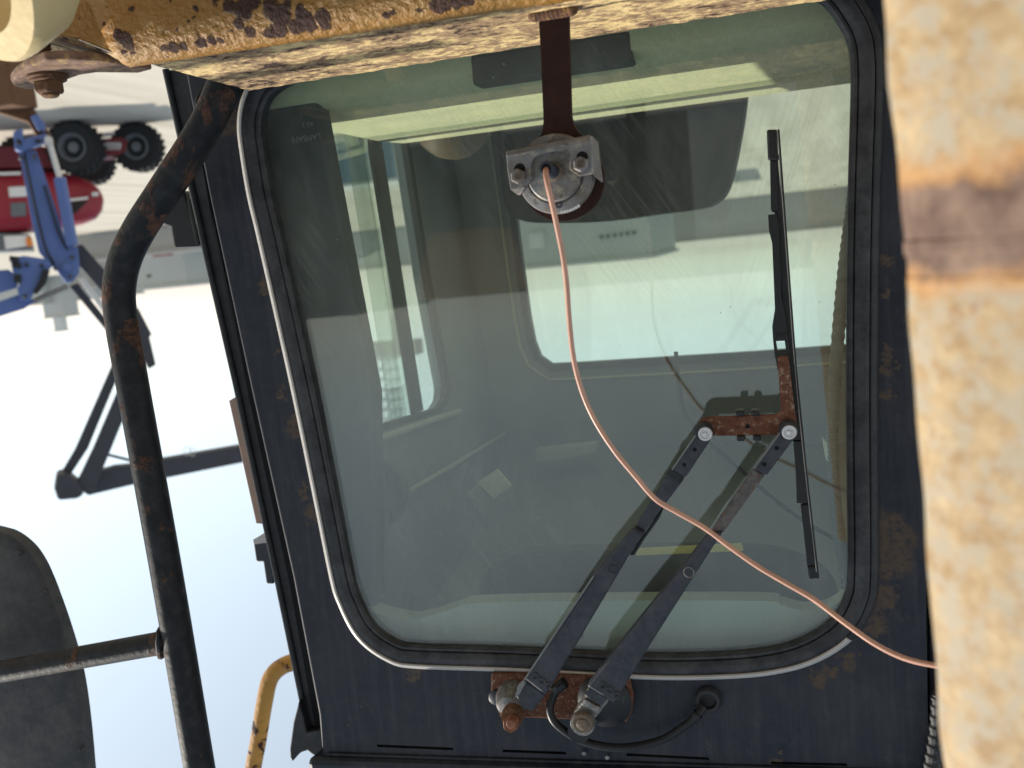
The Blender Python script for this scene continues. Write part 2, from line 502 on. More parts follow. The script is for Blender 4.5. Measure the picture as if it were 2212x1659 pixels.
MT['dark_glass'] = m_plain('dark_vehicle_glass', (0.012, 0.013, 0.015), 0.12, 0.0, 0.1, 4)
MT['ground'] = m_ground()
MT['far_grey'] = m_plain('pale_grey_cladding', (0.44, 0.46, 0.46), 0.8, 0.0, 0.1, 0.4)
MT['far_blue'] = m_plain('blue_grey_cladding', (0.41, 0.44, 0.43), 0.8, 0.0, 0.1, 0.4)
MT['far_dark'] = m_plain('dark_green_grey_cladding', (0.045, 0.05, 0.05), 0.8, 0.0, 0.15, 0.4)
MT['far_wall'] = m_plain('grey_concrete_wall', (0.30, 0.30, 0.29), 0.85, 0.0, 0.12, 0.3)
MT['far_pale'] = m_plain('hazy_pale_concrete', (0.55, 0.56, 0.55), 0.85, 0.0, 0.06, 0.3)
MT['cont_blue'] = m_plain('faded_blue_paint', (0.12, 0.22, 0.30), 0.6, 0.0, 0.15, 1)
MT['ochre'] = m_plain('ochre_container_paint', (0.36, 0.20, 0.07), 0.6, 0.0, 0.15, 1)
MT['orange'] = m_plain('orange_lens', (0.75, 0.22, 0.03), 0.4)
MT['etch'] = m_plain('etched_glass_mark', (0.13, 0.14, 0.135), 0.8)


# ------------------------------------------------------------------ mesh helpers
def catmull(pts, n=8, closed=False):
    out = []
    N = len(pts)
    rng = range(N if closed else N - 1)
    for i in rng:
        if closed:
            p0, p1, p2, p3 = pts[(i - 1) % N], pts[i], pts[(i + 1) % N], pts[(i + 2) % N]
        else:
            p0, p1, p2, p3 = pts[max(i - 1, 0)], pts[i], pts[i + 1], pts[min(i + 2, N - 1)]
        for k in range(n):
            t = k / n
            out.append(0.5 * ((2 * p1) + (p2 - p0) * t + (2 * p0 - 5 * p1 + 4 * p2 - p3) * t * t + (3 * p1 - p0 - 3 * p2 + p3) * t ** 3))
    if not closed:
        out.append(pts[-1].copy())
    return out


ORIGIN = {}


def thing(name, label, cat, loc, group=None):
    o = bpy.data.objects.new(name, None)
    o.empty_display_size = 0.05
    COL.objects.link(o)
    o.location = loc
    o['label'] = label
    o['category'] = cat
    if group:
        o['group'] = group
    ORIGIN[o.name] = Vector(loc)
    return o


class MB:
    def __init__(self):
        self.v = []
        self.f = []

    def add(self, verts, faces):
        b = len(self.v)
        self.v += [Vector(p) for p in verts]
        self.f += [tuple(i + b for i in f) for f in faces]
        return self

    def prism(self, loops, ext):
        """loops = [outer, hole, hole...] of 3D points in one plane, extruded by ext (closed solid)"""
        if isinstance(loops[0], Vector):
            loops = [loops]
        tris = tessellate_polygon([[p for p in lp] for lp in loops])
        allp = [p for lp in loops for p in lp]
        n = len(allp)
        faces = [tuple(t) for t in tris]
        # orient the front cap away from ext
        nn = Vector((0, 0, 0))
        for a, b, c in faces:
            nn += (allp[b] - allp[a]).cross(allp[c] - allp[a])
        if nn.dot(ext) > 0:
            faces = [(a, c, b) for a, b, c in faces]
        back = [(a + n, c + n, b + n) for a, b, c in faces]
        sides = []
        o = 0
        edge = set()
        for f in faces:
            for i in range(3):
                edge.add((f[i], f[(i + 1) % 3]))
        for lp in loops:
            k = len(lp)
            for i in range(k):
                a, b = o + i, o + (i + 1) % k
                if (a, b) in edge:
                    sides.append((b, a, a + n, b + n))
                else:
                    sides.append((a, b, b + n, a + n))
            o += k
        return self.add(allp + [p + ext for p in allp], faces + back + sides)

    def box(self, c, size, ax=None):
        c = Vector(c)
        ax = ax or (Vector((1, 0, 0)), Vector((0, 1, 0)), Vector((0, 0, 1)))
        h = [ax[i] * size[i] * 0.5 for i in range(3)]
        vs_ = [c + h[0] * sx + h[1] * sy + h[2] * sz for sx in (-1, 1) for sy in (-1, 1) for sz in (-1, 1)]
        fs = [(0, 1, 3, 2), (4, 6, 7, 5), (0, 4, 5, 1), (2, 3, 7, 6), (0, 2, 6, 4), (1, 5, 7, 3)]
        return self.add(vs_, fs)

    def hexa(self, p):
        """8 corners: front quad 0-3, back quad 4-7"""
        return self.add(p, [(0, 1, 2, 3), (7, 6, 5, 4), (0, 4, 5, 1), (1, 5, 6, 2), (2, 6, 7, 3), (3, 7, 4, 0)])

    def tube(self, path, r, seg=16, caps=True):
        """round tube along a list of points, r = number or list"""
        path = [Vector(p) for p in path]
        N = len(path)
        rr = r if isinstance(r, (list, tuple)) else [r] * N
        tan = []
        for i in range(N):
            a, b = path[max(i - 1, 0)], path[min(i + 1, N - 1)]
            tan.append((b - a).normalized())
        up = Vector((0, 0, 1)) if abs(tan[0].z) < 0.9 else Vector((1, 0, 0))
        u = (up - tan[0] * up.dot(tan[0])).normalized()
        vs_, fs = [], []
        for i in range(N):
            u = (u - tan[i] * u.dot(tan[i])).normalized()
            w = tan[i].cross(u)
            for k in range(seg):
                a = 2 * math.pi * k / seg
                vs_.append(path[i] + (u * math.cos(a) + w * math.sin(a)) * rr[i])
        for i in range(N - 1):
            for k in range(seg):
                k2 = (k + 1) % seg
                fs.append((i * seg + k, i * seg + k2, (i + 1) * seg + k2, (i + 1) * seg + k))
        if caps:
            fs.append(tuple(range(seg - 1, -1, -1)))
            fs.append(tuple((N - 1) * seg + k for k in range(seg)))
        return self.add(vs_, fs)

    def lathe(self, c, axis, prof, seg=28, closed=True):
        """prof = [(radius, height along axis), ...]"""
        c = Vector(c)
        axis = Vector(axis).normalized()
        up = Vector((0, 0, 1)) if abs(axis.z) < 0.9 else Vector((1, 0, 0))
        u = (up - axis * up.dot(axis)).normalized()
        w = axis.cross(u)
        vs_, fs = [], []
        for r, h in prof:
            for k in range(seg):
                a = 2 * math.pi * k / seg
                vs_.append(c + axis * h + (u * math.cos(a) + w * math.sin(a)) * max(r, 1e-5))
        n = len(prof)
        for i in range(n - 1):
            for k in range(seg):
                k2 = (k + 1) % seg
                fs.append((i * seg + k, i * seg + k2, (i + 1) * seg + k2, (i + 1) * seg + k))
        if closed:
            fs.append(tuple(range(seg - 1, -1, -1)))
            fs.append(tuple((n - 1) * seg + k for k in range(seg)))
        return self.add(vs_, fs)

    def ring(self, path, prof, closed_prof=False):
        """sweep prof = [(outward offset, y)] round a closed path lying in an XZ plane"""
        N = len(path)
        area = sum(path[i].x * path[(i + 1) % N].z - path[(i + 1) % N].x * path[i].z for i in range(N))
        s = 1 if area > 0 else -1
        vs_, fs = [], []
        m = len(prof)
        for i in range(N):
            t = path[(i + 1) % N] - path[i - 1]
            nrm = Vector((t.z, 0, -t.x)).normalized() * s
            for o, y in prof:
                p = path[i] + nrm * o
                vs_.append(Vector((p.x, y, p.z)))
        mm = m if closed_prof else m - 1
        for i in range(N):
            j = (i + 1) % N
            for k in range(mm):
                k2 = (k + 1) % m
                fs.append((i * m + k, j * m + k, j * m + k2, i * m + k2))
        return self.add(vs_, fs)

    def strip(self, path, prof, idx):
        """like ring, along part of the closed path (list of indices)"""
        N = len(path)
        area = sum(path[i].x * path[(i + 1) % N].z - path[(i + 1) % N].x * path[i].z for i in range(N))
        s = 1 if area > 0 else -1
        vs_, fs = [], []
        m = len(prof)
        for i in idx:
            t = path[(i + 1) % N] - path[i - 1]
            nrm = Vector((t.z, 0, -t.x)).normalized() * s
            for o, y in prof:
                p = path[i] + nrm * o
                vs_.append(Vector((p.x, y, p.z)))
        for i in range(len(idx) - 1):
            for k in range(m):
                k2 = (k + 1) % m
                fs.append((i * m + k, (i + 1) * m + k, (i + 1) * m + k2, i * m + k2))
        fs.append(tuple(range(m)))
        fs.append(tuple((len(idx) - 1) * m + k for k in range(m - 1, -1, -1)))
        return self.add(vs_, fs)

    def build(self, name, mat, parent=None, bevel=0.0, smooth=False, segs=2, angle=35):
        me = bpy.data.meshes.new(name)
        root = parent
        while root is not None and root.parent is not None:
            root = root.parent
        off = ORIGIN.get(root.name, Vector((0, 0, 0))) if root is not None else Vector((0, 0, 0))
        if parent is None:
            c = Vector((0, 0, 0))
            for p in self.v:
                c += p
            c /= len(self.v)
            off = Vector((c.x, c.y, min(p.z for p in self.v)))
        me.from_pydata([p - off for p in self.v], [], self.f)
        me.update()
        bm = bmesh.new()
        bm.from_mesh(me)
        bmesh.ops.recalc_face_normals(bm, faces=bm.faces)
        bm.to_mesh(me)
        bm.free()
        o = bpy.data.objects.new(name, me)
        COL.objects.link(o)
        if parent is None:
            o.location = off
        else:
            o.parent = parent
        if mat is not None:
            me.materials.append(mat if not isinstance(mat, str) else MT[mat])
        if smooth:
            me.polygons.foreach_set('use_smooth', [True] * len(me.polygons))
        if bevel:
            b = o.modifiers.new('bevel', 'BEVEL')
            b.width = bevel
            b.segments = segs
            b.limit_method = 'ANGLE'
            b.angle_limit = R(angle)
            b.harden_normals = False
        if smooth:
            try:
                me.set_sharp_from_angle(angle=R(40))
            except Exception:
                pass
        return o


def tag(o, label, cat=None, group=None, kind=None):
    o['label'] = label
    if cat:
        o['category'] = cat
    if group:
        o['group'] = group
    if kind:
        o['kind'] = kind
    return o


def pxs(lst, y):
    return [U(a, b, y) for a, b in lst]


YV = lambda d: Vector((0, d, 0))


def text_mesh(name, body, p0, xdir, ydir, size, depth, mat, parent):
    """raised lettering: p0 = start of the baseline, xdir = reading direction, ydir = letter up"""
    cu_ = bpy.data.curves.new(name, 'FONT')
    cu_.body = body
    cu_.size = 1.0
    cu_.extrude = 0.0
    tmp = bpy.data.objects.new(name, cu_)
    COL.objects.link(tmp)
    dg = bpy.context.evaluated_depsgraph_get()
    dg.update()
    me = bpy.data.meshes.new_from_object(tmp.evaluated_get(dg))
    bpy.data.objects.remove(tmp)
    xd, yd = xdir.normalized(), ydir.normalized()
    zd = xd.cross(yd)
    mb = MB()
    n = len(me.vertices)
    fr = [p0 + xd * v.co.x * size + yd * v.co.y * size for v in me.vertices]
    bk = [p + zd * -depth for p in fr]
    faces = [tuple(p.vertices) for p in me.polygons]
    ec = {}
    for f in faces:
        for i in range(len(f)):
            e = (f[i], f[(i + 1) % len(f)])
            ec[tuple(sorted(e))] = ec.get(tuple(sorted(e)), 0) + 1
    sides = [(a, b, b + n, a + n) for (a, b), c in ec.items() if c == 1]
    mb.add(fr + bk, faces + [tuple(i + n for i in reversed(f)) for f in faces] + sides)
    bpy.data.meshes.remove(me)
    return mb.build(name, mat, parent)


# ================================================================== THE SETTING
g = MB().add([(-2500, -2500, 0), (2500, -2500, 0), (2500, 2500, 0), (-2500, 2500, 0)], [(0, 1, 2, 3)])
ground = g.build('ground', 'ground')
ground.location = (0, 0, 0)
ground['kind'] = 'structure'
tag(ground, 'pale dusty yard of sunlit concrete and sand')


def block(name, label, cat, x0, x1, ytop, dist, depth, mat, group=None, ybase=None, parts=None):
    """a far building whose front lies dist metres beyond the cab; px extents x0..x1, roof at image row ytop"""
    a, b = U(x0, ytop, dist), U(x1, ytop, dist)
    zt = 0.5 * (a.z + b.z)
    c = Vector(((a.x + b.x) / 2, dist + depth / 2, 0))
    t = thing(name, label, cat, c, group)
    w = abs(a.x - b.x)
    MB().box((c.x, c.y, zt / 2), (w, depth, zt)).build('wall', mat, t)
    rf = MB().box((c.x, c.y, zt + 0.12), (w + 0.5, depth + 0.5, 0.24)).build('roof', mat, t)
    for (wx, wy, ww, wh, wm) in (parts or []):
        p = U(wx, wy, dist)
        s = (dist - CAM.y) / FP
        fr = MB().box((p.x, dist - 0.04, p.z), (ww * s, 0.10, wh * s)).build('window', wm, t)
        MB().box((p.x, dist - 0.10, p.z - wh * s * 0.55), (ww * s * 1.15, 0.2, wh * s * 0.12)).build('sill', mat, fr)
    return t


block('harbour_shed', 'long low grey shed on the horizon behind the handrail', 'shed', 150, 455, 604, 66, 14, 'far_wall')
block('cargo_block', 'pale blue grey flat roofed block beyond the handrail bend', 'building', 296, 404, 616, 60, 8, 'far_blue', None, None,
      [(322, 596, 10, 5, 'far_dark')])
block('boundary_wall', 'low plain grey boundary wall at the far edge of the yard', 'wall', 150, 460, 545, 50, 0.4, 'far_wall')
sh = MB().box(U(352, 551, 58.0), (1.1, 0.8, 0.5)).build('parked_skip', 'red_dark')
tag(sh, 'small dull red skip in front of the pale blue grey block', 'skip')
p = U(352, 553, 58.0)
sh.location = Vector((p.x, 58.0, 0))
sh.scale = (1.0, 1.0, max(p.z, 0.5) / 0.5)
block('terminal_building', 'hazy pale grey terminal with stepped roof at far left', 'building', -260, 96, 672, 150, 30, 'far_grey')
block('control_tower', 'squat hazy grey tower above the far terminal', 'tower', 96, 140, 684, 152, 4, 'far_grey')
block('mast_tower', 'thin pale tower far behind the crane', 'tower', 118, 134, 714, 175, 2, 'far_pale')
block('quay_wall', 'long grey wall seen straight through the rear window', 'wall', 1225, 2300, 494, 120, 6, 'far_wall')
block('office_block', 'grey office block with a row of small dark windows seen through rear window', 'building', 930, 1405, 572, 62, 16, 'far_blue', None, None,
      [(1300 + i * 14, 512 - i * 2, 5, 8, 'far_dark') for i in range(6)] + [(1160, 520, 34, 34, 'far_pale')])
block('storage_hall', 'low pale hall seen through the side window', 'hall', 640, 1080, 571, 95, 16, 'far_grey')
pc = U(785, 417, 24.0)
tank = thing('blue_bin', 'faded blue ribbed steel bin standing in the yard beyond the side window', 'bin', (pc.x, 24.0, 0))
MB().box((pc.x, 24.0, 0.68), (2.3, 1.1, 1.3)).build('body', 'cont_blue', tank, 0.03)
for i in range(7):
    MB().box((pc.x - 1.02 + i * 0.34, 23.42, 0.68), (0.09, 0.07, 1.2)).build('rib', 'cont_blue', tank)
MB().box((pc.x, 24.0, 1.36), (2.4, 1.2, 0.08)).build('rim', 'far_pale', tank)

# lattice mast with a platform, seen through the side window
mp = U(862, 752, 60.0)
lat = thing('lattice_mast', 'steel lattice mast on a column with platform box, seen through side window', 'mast', (mp.x, 60.0, 0))
MB().tube([(mp.x, 60, 0), (mp.x, 60, mp.z)], 0.35, 12).build('column', 'far_grey', lat)
pa, pb = U(790, 752, 60.0), U(905, 752, 60.0)
MB().box(((pa.x + pb.x) / 2, 60, mp.z), (abs(pa.x - pb.x), 1.6, 1.0)).build('platform', 'far_wall', lat)
lm = MB()
lx = U(836, 800, 60.0).x
for s in (-0.45, 0.45):
    for s2 in (-0.45, 0.45):
        lm.tube([(lx + s, 60 + s2, mp.z + 0.4), (lx + s, 60 + s2, mp.z + 7.5)], 0.06, 6)
for k in range(10):
    z = mp.z + 0.7 + k * 0.7
    lm.tube([(lx - 0.9, 60, z), (lx + 0.9, 60, z)], 0.06, 6)
    lm.tube([(lx - 0.45, 59.55, z), (lx + 0.45, 59.55, z + 0.7)], 0.045, 6)
lm.build('lattice', 'far_wall', lat)

# behind the photographer (seen only as reflections in the windscreen)
wh = thing('warehouse', 'dark warehouse mirrored faintly in the windscreen', 'warehouse', (0, -24, 0))
MB().box((8, -28, 2.0), (90, 8, 4.0)).build('wall', 'far_dark', wh)
MB().box((8, -28, 4.06), (91, 9, 0.12)).build('roof', 'far_dark', wh)
for i in range(6):
    MB().box((-26 + i * 13, -23.96, 1.7), (4.2, 0.12, 3.4)).build('door', 'far_grey', wh)
ct = thing('shipping_container', 'tall dark grey container stack mirrored at the left of the windscreen', 'container', (6.6, -10.5, 0))
MB().box((6.7, -10.6, 1.9), (3.6, 2.4, 3.8)).build('body', 'far_dark', ct, 0.03)
MB().box((6.7, -10.6, 3.84), (3.7, 2.5, 0.08)).build('top_rail', 'steel_dark', ct)
hop = thing('feed_hopper', 'ochre steel hopper on legs mirrored beside the side window', 'hopper', (3.75, -10.5, 0))
MB().hexa([Vector((3.2, -9.9, 3.78)), Vector((4.35, -9.9, 3.78)), Vector((4.35, -11.1, 3.78)), Vector((3.2, -11.1, 3.78)),
           Vector((3.3, -10.1, 3.0)), Vector((4.1, -10.1, 3.0)), Vector((4.1, -10.9, 3.0)), Vector((3.3, -10.9, 3.0))]).build('bin', 'ochre', hop, 0.02)
for x in (3.35, 4.05):
    for y in (-10.15, -10.85):
        MB().box((x, y, 1.5), (0.12, 0.12, 3.0)).build('leg', 'steel_dark', hop)
dk = thing('machine_deck', 'dark steel deck of the machine mirrored at the foot of the windscreen', 'deck', (0.2, -3.5, 1.8))
MB().box((0.2, -3.6, 1.78), (5.0, 6.2, 0.06)).build('plate', 'shield', dk)
for x in (-2.0, 2.4):
    for y in (-6.0, -1.0):
        MB().box((x, y, 0.875), (0.14, 0.14, 1.75)).build('leg', 'steel_dark', dk)

# ================================================================== RED VEHICLE (beyond the handrail)
YV_ = 16.6
vc = U(150, 300, YV_)
NVR = (vc - CAM)
NVR.z = 0
NVR.normalize()                                 # the tractor stands side on to this direction
TVR = Vector((NVR.y, -NVR.x, 0))


def RP(px, py, a=0.0):
    return UPL(px, py, vc + NVR * a, NVR)


def rpx(lst, a=0.0):
    return [RP(x, y, a) for x, y in lst]


red = thing('red_tractor', 'red tractor with rounded bonnet and big black lugged tyres', 'tractor', (vc.x, YV_, 0))


def wheel(px, py, a, rad, wid, parent):
    c = RP(px, py, a)
    c.z = rad + 0.01
    ax = (-NVR + TVR * 0.42).normalized()
    t = MB()
    t.lathe(c, ax, [(rad * 0.52, -wid * 0.42), (rad * 0.90, -wid * 0.5), (rad * 0.97, -wid * 0.35), (rad * 0.97, wid * 0.35), (rad * 0.90, wid * 0.5),
                    (rad * 0.56, wid * 0.42), (rad * 0.52, wid * 0.2)], 40)
    u = Vector((0, 0, 1))
    w = ax.cross(u)
    for k in range(22):
        a = 2 * math.pi * k / 22
        for s in (-1, 1):
            aa = a + (0.14 if s > 0 else 0)
            rd = u * math.cos(aa) + w * math.sin(aa)
            tg = ax.cross(rd)
            d1 = (ax + tg * 0.55 * s).normalized()
            t.box(c + rd * rad * 0.985 + ax * s * wid * 0.24, (wid * 0.52, 0.055, rad * 0.10), (d1, rd.cross(d1), rd))
    ty = t.build('wheel', 'tyre', parent, 0, True)
    MB().lathe(c, ax, [(rad * 0.54, -wid * 0.2), (rad * 0.54, wid * 0.42), (rad * 0.48, wid * 0.44), (rad * 0.40, wid * 0.20), (rad * 0.22, wid * 0.14),
                       (rad * 0.20, wid * 0.30), (rad * 0.04, wid * 0.32)], 28).build('rim', 'rim', ty, 0, True)
    return ty


wheel(160, 288, -0.25, 0.53, 0.52, red)
wheel(296, 299, 0.25, 0.51, 0.46, red)
wheel(40, 300, 1.9, 0.52, 0.5, red)
wheel(190, 310, 2.2, 0.52, 0.44, red)
ch = MB()
ch.prism(rpx([(150, 318), (206, 300), (262, 296), (276, 303), (272, 326), (258, 334), (205, 341), (160, 352), (120, 354)], +0.1), NVR * 0.7)
cho = ch.build('chassis', 'red_dark', red, 0.02)
chev = MB()
for i in range(5):
    x = 222 + i * 8
    chev.prism(rpx([(x, 308), (x + 4, 307), (x + 8, 314), (x + 4, 323), (x, 324), (x + 4, 315)], +0.06), NVR * 0.03)
chev.build('chevron_marking', 'white', cho)
bo = MB()
secs = []
body_prof = [(-330, 372, 486), (-200, 364, 508), (-60, 362, 506), (60, 360, 497), (120, 364, 487), (160, 372, 480), (195, 384, 468), (214, 400, 450), (223, 418, 430)]
for (x, yt, yb) in body_prof:
    a, b = RP(x, yt, -0.2), RP(x, yb, -0.2)
    zc, hz = (a.z + b.z) / 2, abs(a.z - b.z) / 2
    dep = 0.85 * (1.0 if x < 120 else max(0.25, 1 - (x - 120) / 150.0))
    secs.append([Vector((a.x, a.y, zc)) + NVR * (0.85 - dep * math.copysign(abs(math.cos(q)) ** 0.55, math.cos(q))) + Vector((0, 0, hz * math.copysign(abs(math.sin(q)) ** 0.55, math.sin(q))))
                 for q in [2 * math.pi * k / 24 for k in range(24)]])
vv, ff = [], []
for i, s_ in enumerate(secs):
    vv += s_
    if i:
        for k in range(24):
            ff.append(((i - 1) * 24 + k, (i - 1) * 24 + (k + 1) % 24, i * 24 + (k + 1) % 24, i * 24 + k))
ff.append(tuple(range(24)))
ff.append(tuple((len(secs) - 1) * 24 + k for k in range(24)))
bonnet = MB().add(vv, ff).build('bonnet', 'red', red, 0, True)
MB().prism(rpx([(155, 436), (192, 432), (172, 452), (158, 464), (150, 462)], -0.0 - 0.215), NVR * 0.14).build('side_window', 'dark_glass', red, 0.01)
MB().prism(rpx([(148, 430), (190, 425), (190, 430), (148, 435)], -0.02 - 0.215), NVR * 0.1).build('stripe', 'white', red)
MB().prism(rpx([(198, 415), (213, 414), (213, 422), (198, 423)], +0.1 - 0.215), NVR * 0.2).build('headlight', 'white', red, 0.02)
MB().prism(rpx([(22, 438), (56, 436), (57, 466), (24, 468)], -0.02 - 0.215), NVR * 0.1).build('grille', 'rim', red, 0.02)
MB().prism(rpx([(18, 404), (58, 402), (58, 424), (20, 426)], -0.02 - 0.215), NVR * 0.1).build('name_plate', 'white', red, 0.01)
MB().prism(rpx([(-200, 320), (140, 316), (150, 352), (120, 362), (-200, 366)], 0.0), NVR * 1.0).build('engine_block', 'red_dark', red, 0.03)
MB().prism(rpx([(-80, 374), (45, 371), (45, 377), (-80, 380)], -0.04 - 0.215), NVR * 0.1).build('side_rail', 'white', red)
cb_ = MB()
cb_.prism(rpx([(-120, 500), (62, 505), (70, 540), (-120, 548)], +0.1), NVR * 1.0)
cb_.build('cab_frame', 'rim', red, 0.03)
MB().prism(rpx([(8, 510), (58, 508), (70, 530), (12, 538)], +0.05), NVR * 0.06).build('cab_window', 'white', red, 0.01)
MB().prism(rpx([(56, 514), (66, 512), (72, 530), (58, 532)], +0.0), NVR * 0.08).build('indicator_lamp', 'orange', red, 0.01)

# ================================================================== BLUE CRANE WITH FOLDED DARK BOOM
YC = 5.0
cc = U(100, 500, YC)
NVC = (cc - CAM)
S5 = NVC.length / FP
NVC.z = 0
NVC.normalize()


def CP(px, py, a=0.0):
    return UPL(px, py, cc + NVC * a, NVC)


crane = thing('knuckle_crane', 'blue folding crane with dark grey boom held out against the sky', 'crane', (cc.x, YC, 0))


def flat(name, poly, y, d, mat, parent, bev=0.006):
    return MB().prism([CP(a_, b_, y) for a_, b_ in poly], NVC * d).build(name, mat, parent, bev)


MB().box((CP(22, 200).x, CP(22, 200).y, CP(20, 235).z / 2), (0.24, 0.24, CP(20, 235).z)).build('column', 'rust_bolt', crane, 0.01)
flat('column_head', [(-10, 150), (56, 205), (84, 250), (118, 306), (112, 322), (84, 300), (60, 262), (-10, 240)], +0.02, 0.10, 'rust_bolt', crane)
flat('knuckle', [(28, 285), (48, 275), (52, 300), (100, 288), (104, 304), (48, 328), (32, 322)], -0.1, 0.12, 'blue', crane)
flat('knuckle', [(66, 250), (80, 246), (98, 268), (96, 284), (80, 276)], -0.08, 0.12, 'blue', crane)
marm = flat('main_arm', [(40, 328), (78, 325), (103, 396), (130, 477), (143, 527), (168, 533), (172, 570), (171, 590), (158, 608), (143, 611), (124, 586), (106, 570), (84, 545), (68, 477), (47, 359)],
            -0.06, 0.20, 'blue', crane, 0.004)
MB().lathe(CP(143, 578, -0.06), -NVC, [(0.034, 0), (0.034, 0.02), (0.026, 0.026), (0.001, 0.026)], 20).build('pivot_pin', 'blue', marm, 0, True)
flat('link_plate', [(22, 560), (50, 552), (104, 560), (112, 574), (96, 600), (78, 628), (62, 651), (44, 650), (37, 626), (46, 602), (28, 590)], -0.12, 0.12, 'blue', crane, 0.004)
flat('damper', [(92, 580), (108, 584), (100, 612), (80, 636), (70, 634), (84, 606)], -0.17, 0.05, 'black', crane, 0.01)
flat('side_arm', [(-60, 588), (18, 582), (40, 600), (36, 622), (-60, 650)], -0.04, 0.14, 'blue', crane, 0.004)
flat('side_arm', [(-60, 672), (40, 636), (80, 650), (50, 668), (-60, 702)], -0.02, 0.12, 'blue', crane, 0.004)
MB().tube([CP(74, 650, -0.1), CP(146, 618, -0.1)], 5 * S5, 14).build('piston_rod', 'chrome', crane, 0, True)
cyl = MB().tube([CP(129, 384, -0.12), CP(156, 530, -0.12)], 11 * S5, 18).build('cylinder', 'blue', crane, 0, True)
MB().tube([CP(104, 300, -0.12), CP(129, 384, -0.12)], 5.5 * S5, 14).build('rod', 'silver', cyl, 0, True)
MB().lathe(CP(105, 304, -0.16), -NVC, [(0.028, -0.02), (0.028, 0.05)], 16).build('rod_eye', 'silver', cyl, 0, True)
bm1 = flat('boom', [(166, 530), (178, 528), (300, 668), (328, 722), (323, 728), (337, 788), (322, 797), (300, 760), (238, 650), (170, 572)], +0.05, 0.12, 'steel_dark', crane)
flat('boom_rod', [(168, 600), (182, 598), (250, 690), (240, 700)], +0.0, 0.05, 'silver', crane)
flat('boom', [(150, 618), (168, 612), (262, 730), (300, 790), (290, 800), (230, 715)], +0.08, 0.10, 'steel_dark', crane)
flat('boom_extension', [(250, 772), (272, 772), (190, 969), (140, 1045), (122, 1040), (162, 972)], +0.03, 0.07, 'steel_dark', crane)
flat('boom_extension', [(286, 772), (316, 800), (262, 917), (222, 1014), (205, 1060), (182, 1066), (168, 1040), (202, 969)], -0.05, 0.09, 'steel_dark', crane)
flat('end_cap', [(122, 1027), (140, 1022), (158, 1032), (170, 1042), (182, 1067), (170, 1077), (125, 1081), (117, 1057)], -0.1, 0.24, 'steel_dark', crane, 0.02)
jib = flat('jib', [(185, 1067), (220, 1017), (250, 1008), (277, 1006), (700, 932), (700, 970), (525, 999), (287, 1047), (192, 1070)], +0.06, 0.12, 'steel_dark', crane)
MB().tube([CP(232, 982, +0.05), CP(280, 994, +0.05), CP(340, 996, +0.1)], 3 * S5, 10).build('stay', 'steel_dark', crane, 0, True)
for k, pts in enumerate((((52, 330), (66, 400), (84, 480), (100, 540), (118, 572)), ((96, 400), (112, 455), (128, 505), (146, 540)),)):
    MB().tube(catmull([CP(x, y, -0.085 - 0.01 * k) for x, y in pts], 5), 2.2 * S5, 8).build('hydraulic_hose', 'black', crane, 0, True)
for (x, y) in ((44, 340), (74, 338), (156, 556), (120, 580), (152, 598), (58, 572), (90, 574), (54, 640)):
    MB().lathe(CP(x, y, -0.13), -NVC, [(4.2 * S5, -0.05), (4.2 * S5, 0.012), (2 * S5, 0.02), (0.2 * S5, 0.02)], 6).build('bolt', 'steel_dark', crane)
for (x0, y0, x1, y1) in ((20, 552, 40, 566), (26, 566, 46, 580), (30, 592, 46, 612), (36, 300, 46, 312), (76, 300, 90, 308)):
    MB().prism([CP(a_, b_, -0.15) for a_, b_ in ((x0, y0), (x1, y0 + 2), (x1, y1), (x0, y1 - 2))], NVC * 0.06).build('fitting', 'black', crane, 0.004)
for (x, y, r) in ((404, 974, 8), (416, 976, 6)):
    MB().tube([CP(x + r * math.cos(a) * 0.8, y + 10 * math.sin(a), 0.02) for a in [i * math.pi / 9 for i in range(19)]], 0.7 * S5, 6).build('wire_loop', 'silver', jib, 0, True)

# ================================================================== THE CAB
cab = thing('machine_cab', 'dark navy machine cab with rounded windscreen, wiper and rust spots', 'cab', (-0.1, 0.45, 2.4))

G_PX = [(560, 275), (566, 330), (580, 415), (600, 500), (637, 665), (673, 829), (700, 960), (730, 1110), (756, 1240), (770, 1287), (803, 1350),
        (853, 1387), (903, 1397), (1103, 1403), (1393, 1417), (1556, 1415), (1659, 1405), (1734, 1384), (1797, 1344), (1829, 1294), (1838, 1230),
        (1836, 1000), (1835, 829), (1836, 600), (1839, 415), (1845, 200), (1844, 130), (1838, 90), (1819, 50), (1779, 0), (1720, -22), (1650, -15),
        (1200, 60), (800, 130), (650, 165), (590, 195), (567, 230)]
GP = catmull([U(a, b, 0.0) for a, b in G_PX], 6, True)


def offset_loop(path, o, y):
    N = len(path)
    area = sum(path[i].x * path[(i + 1) % N].z - path[(i + 1) % N].x * path[i].z for i in range(N))
    s = 1 if area > 0 else -1
    out = []
    for i in range(N):
        t = path[(i + 1) % N] - path[i - 1]
        n = Vector((t.z, 0, -t.x)).normalized() * s
        q = path[i] + n * o
        out.append(Vector((q.x, y, q.z)))
    return out


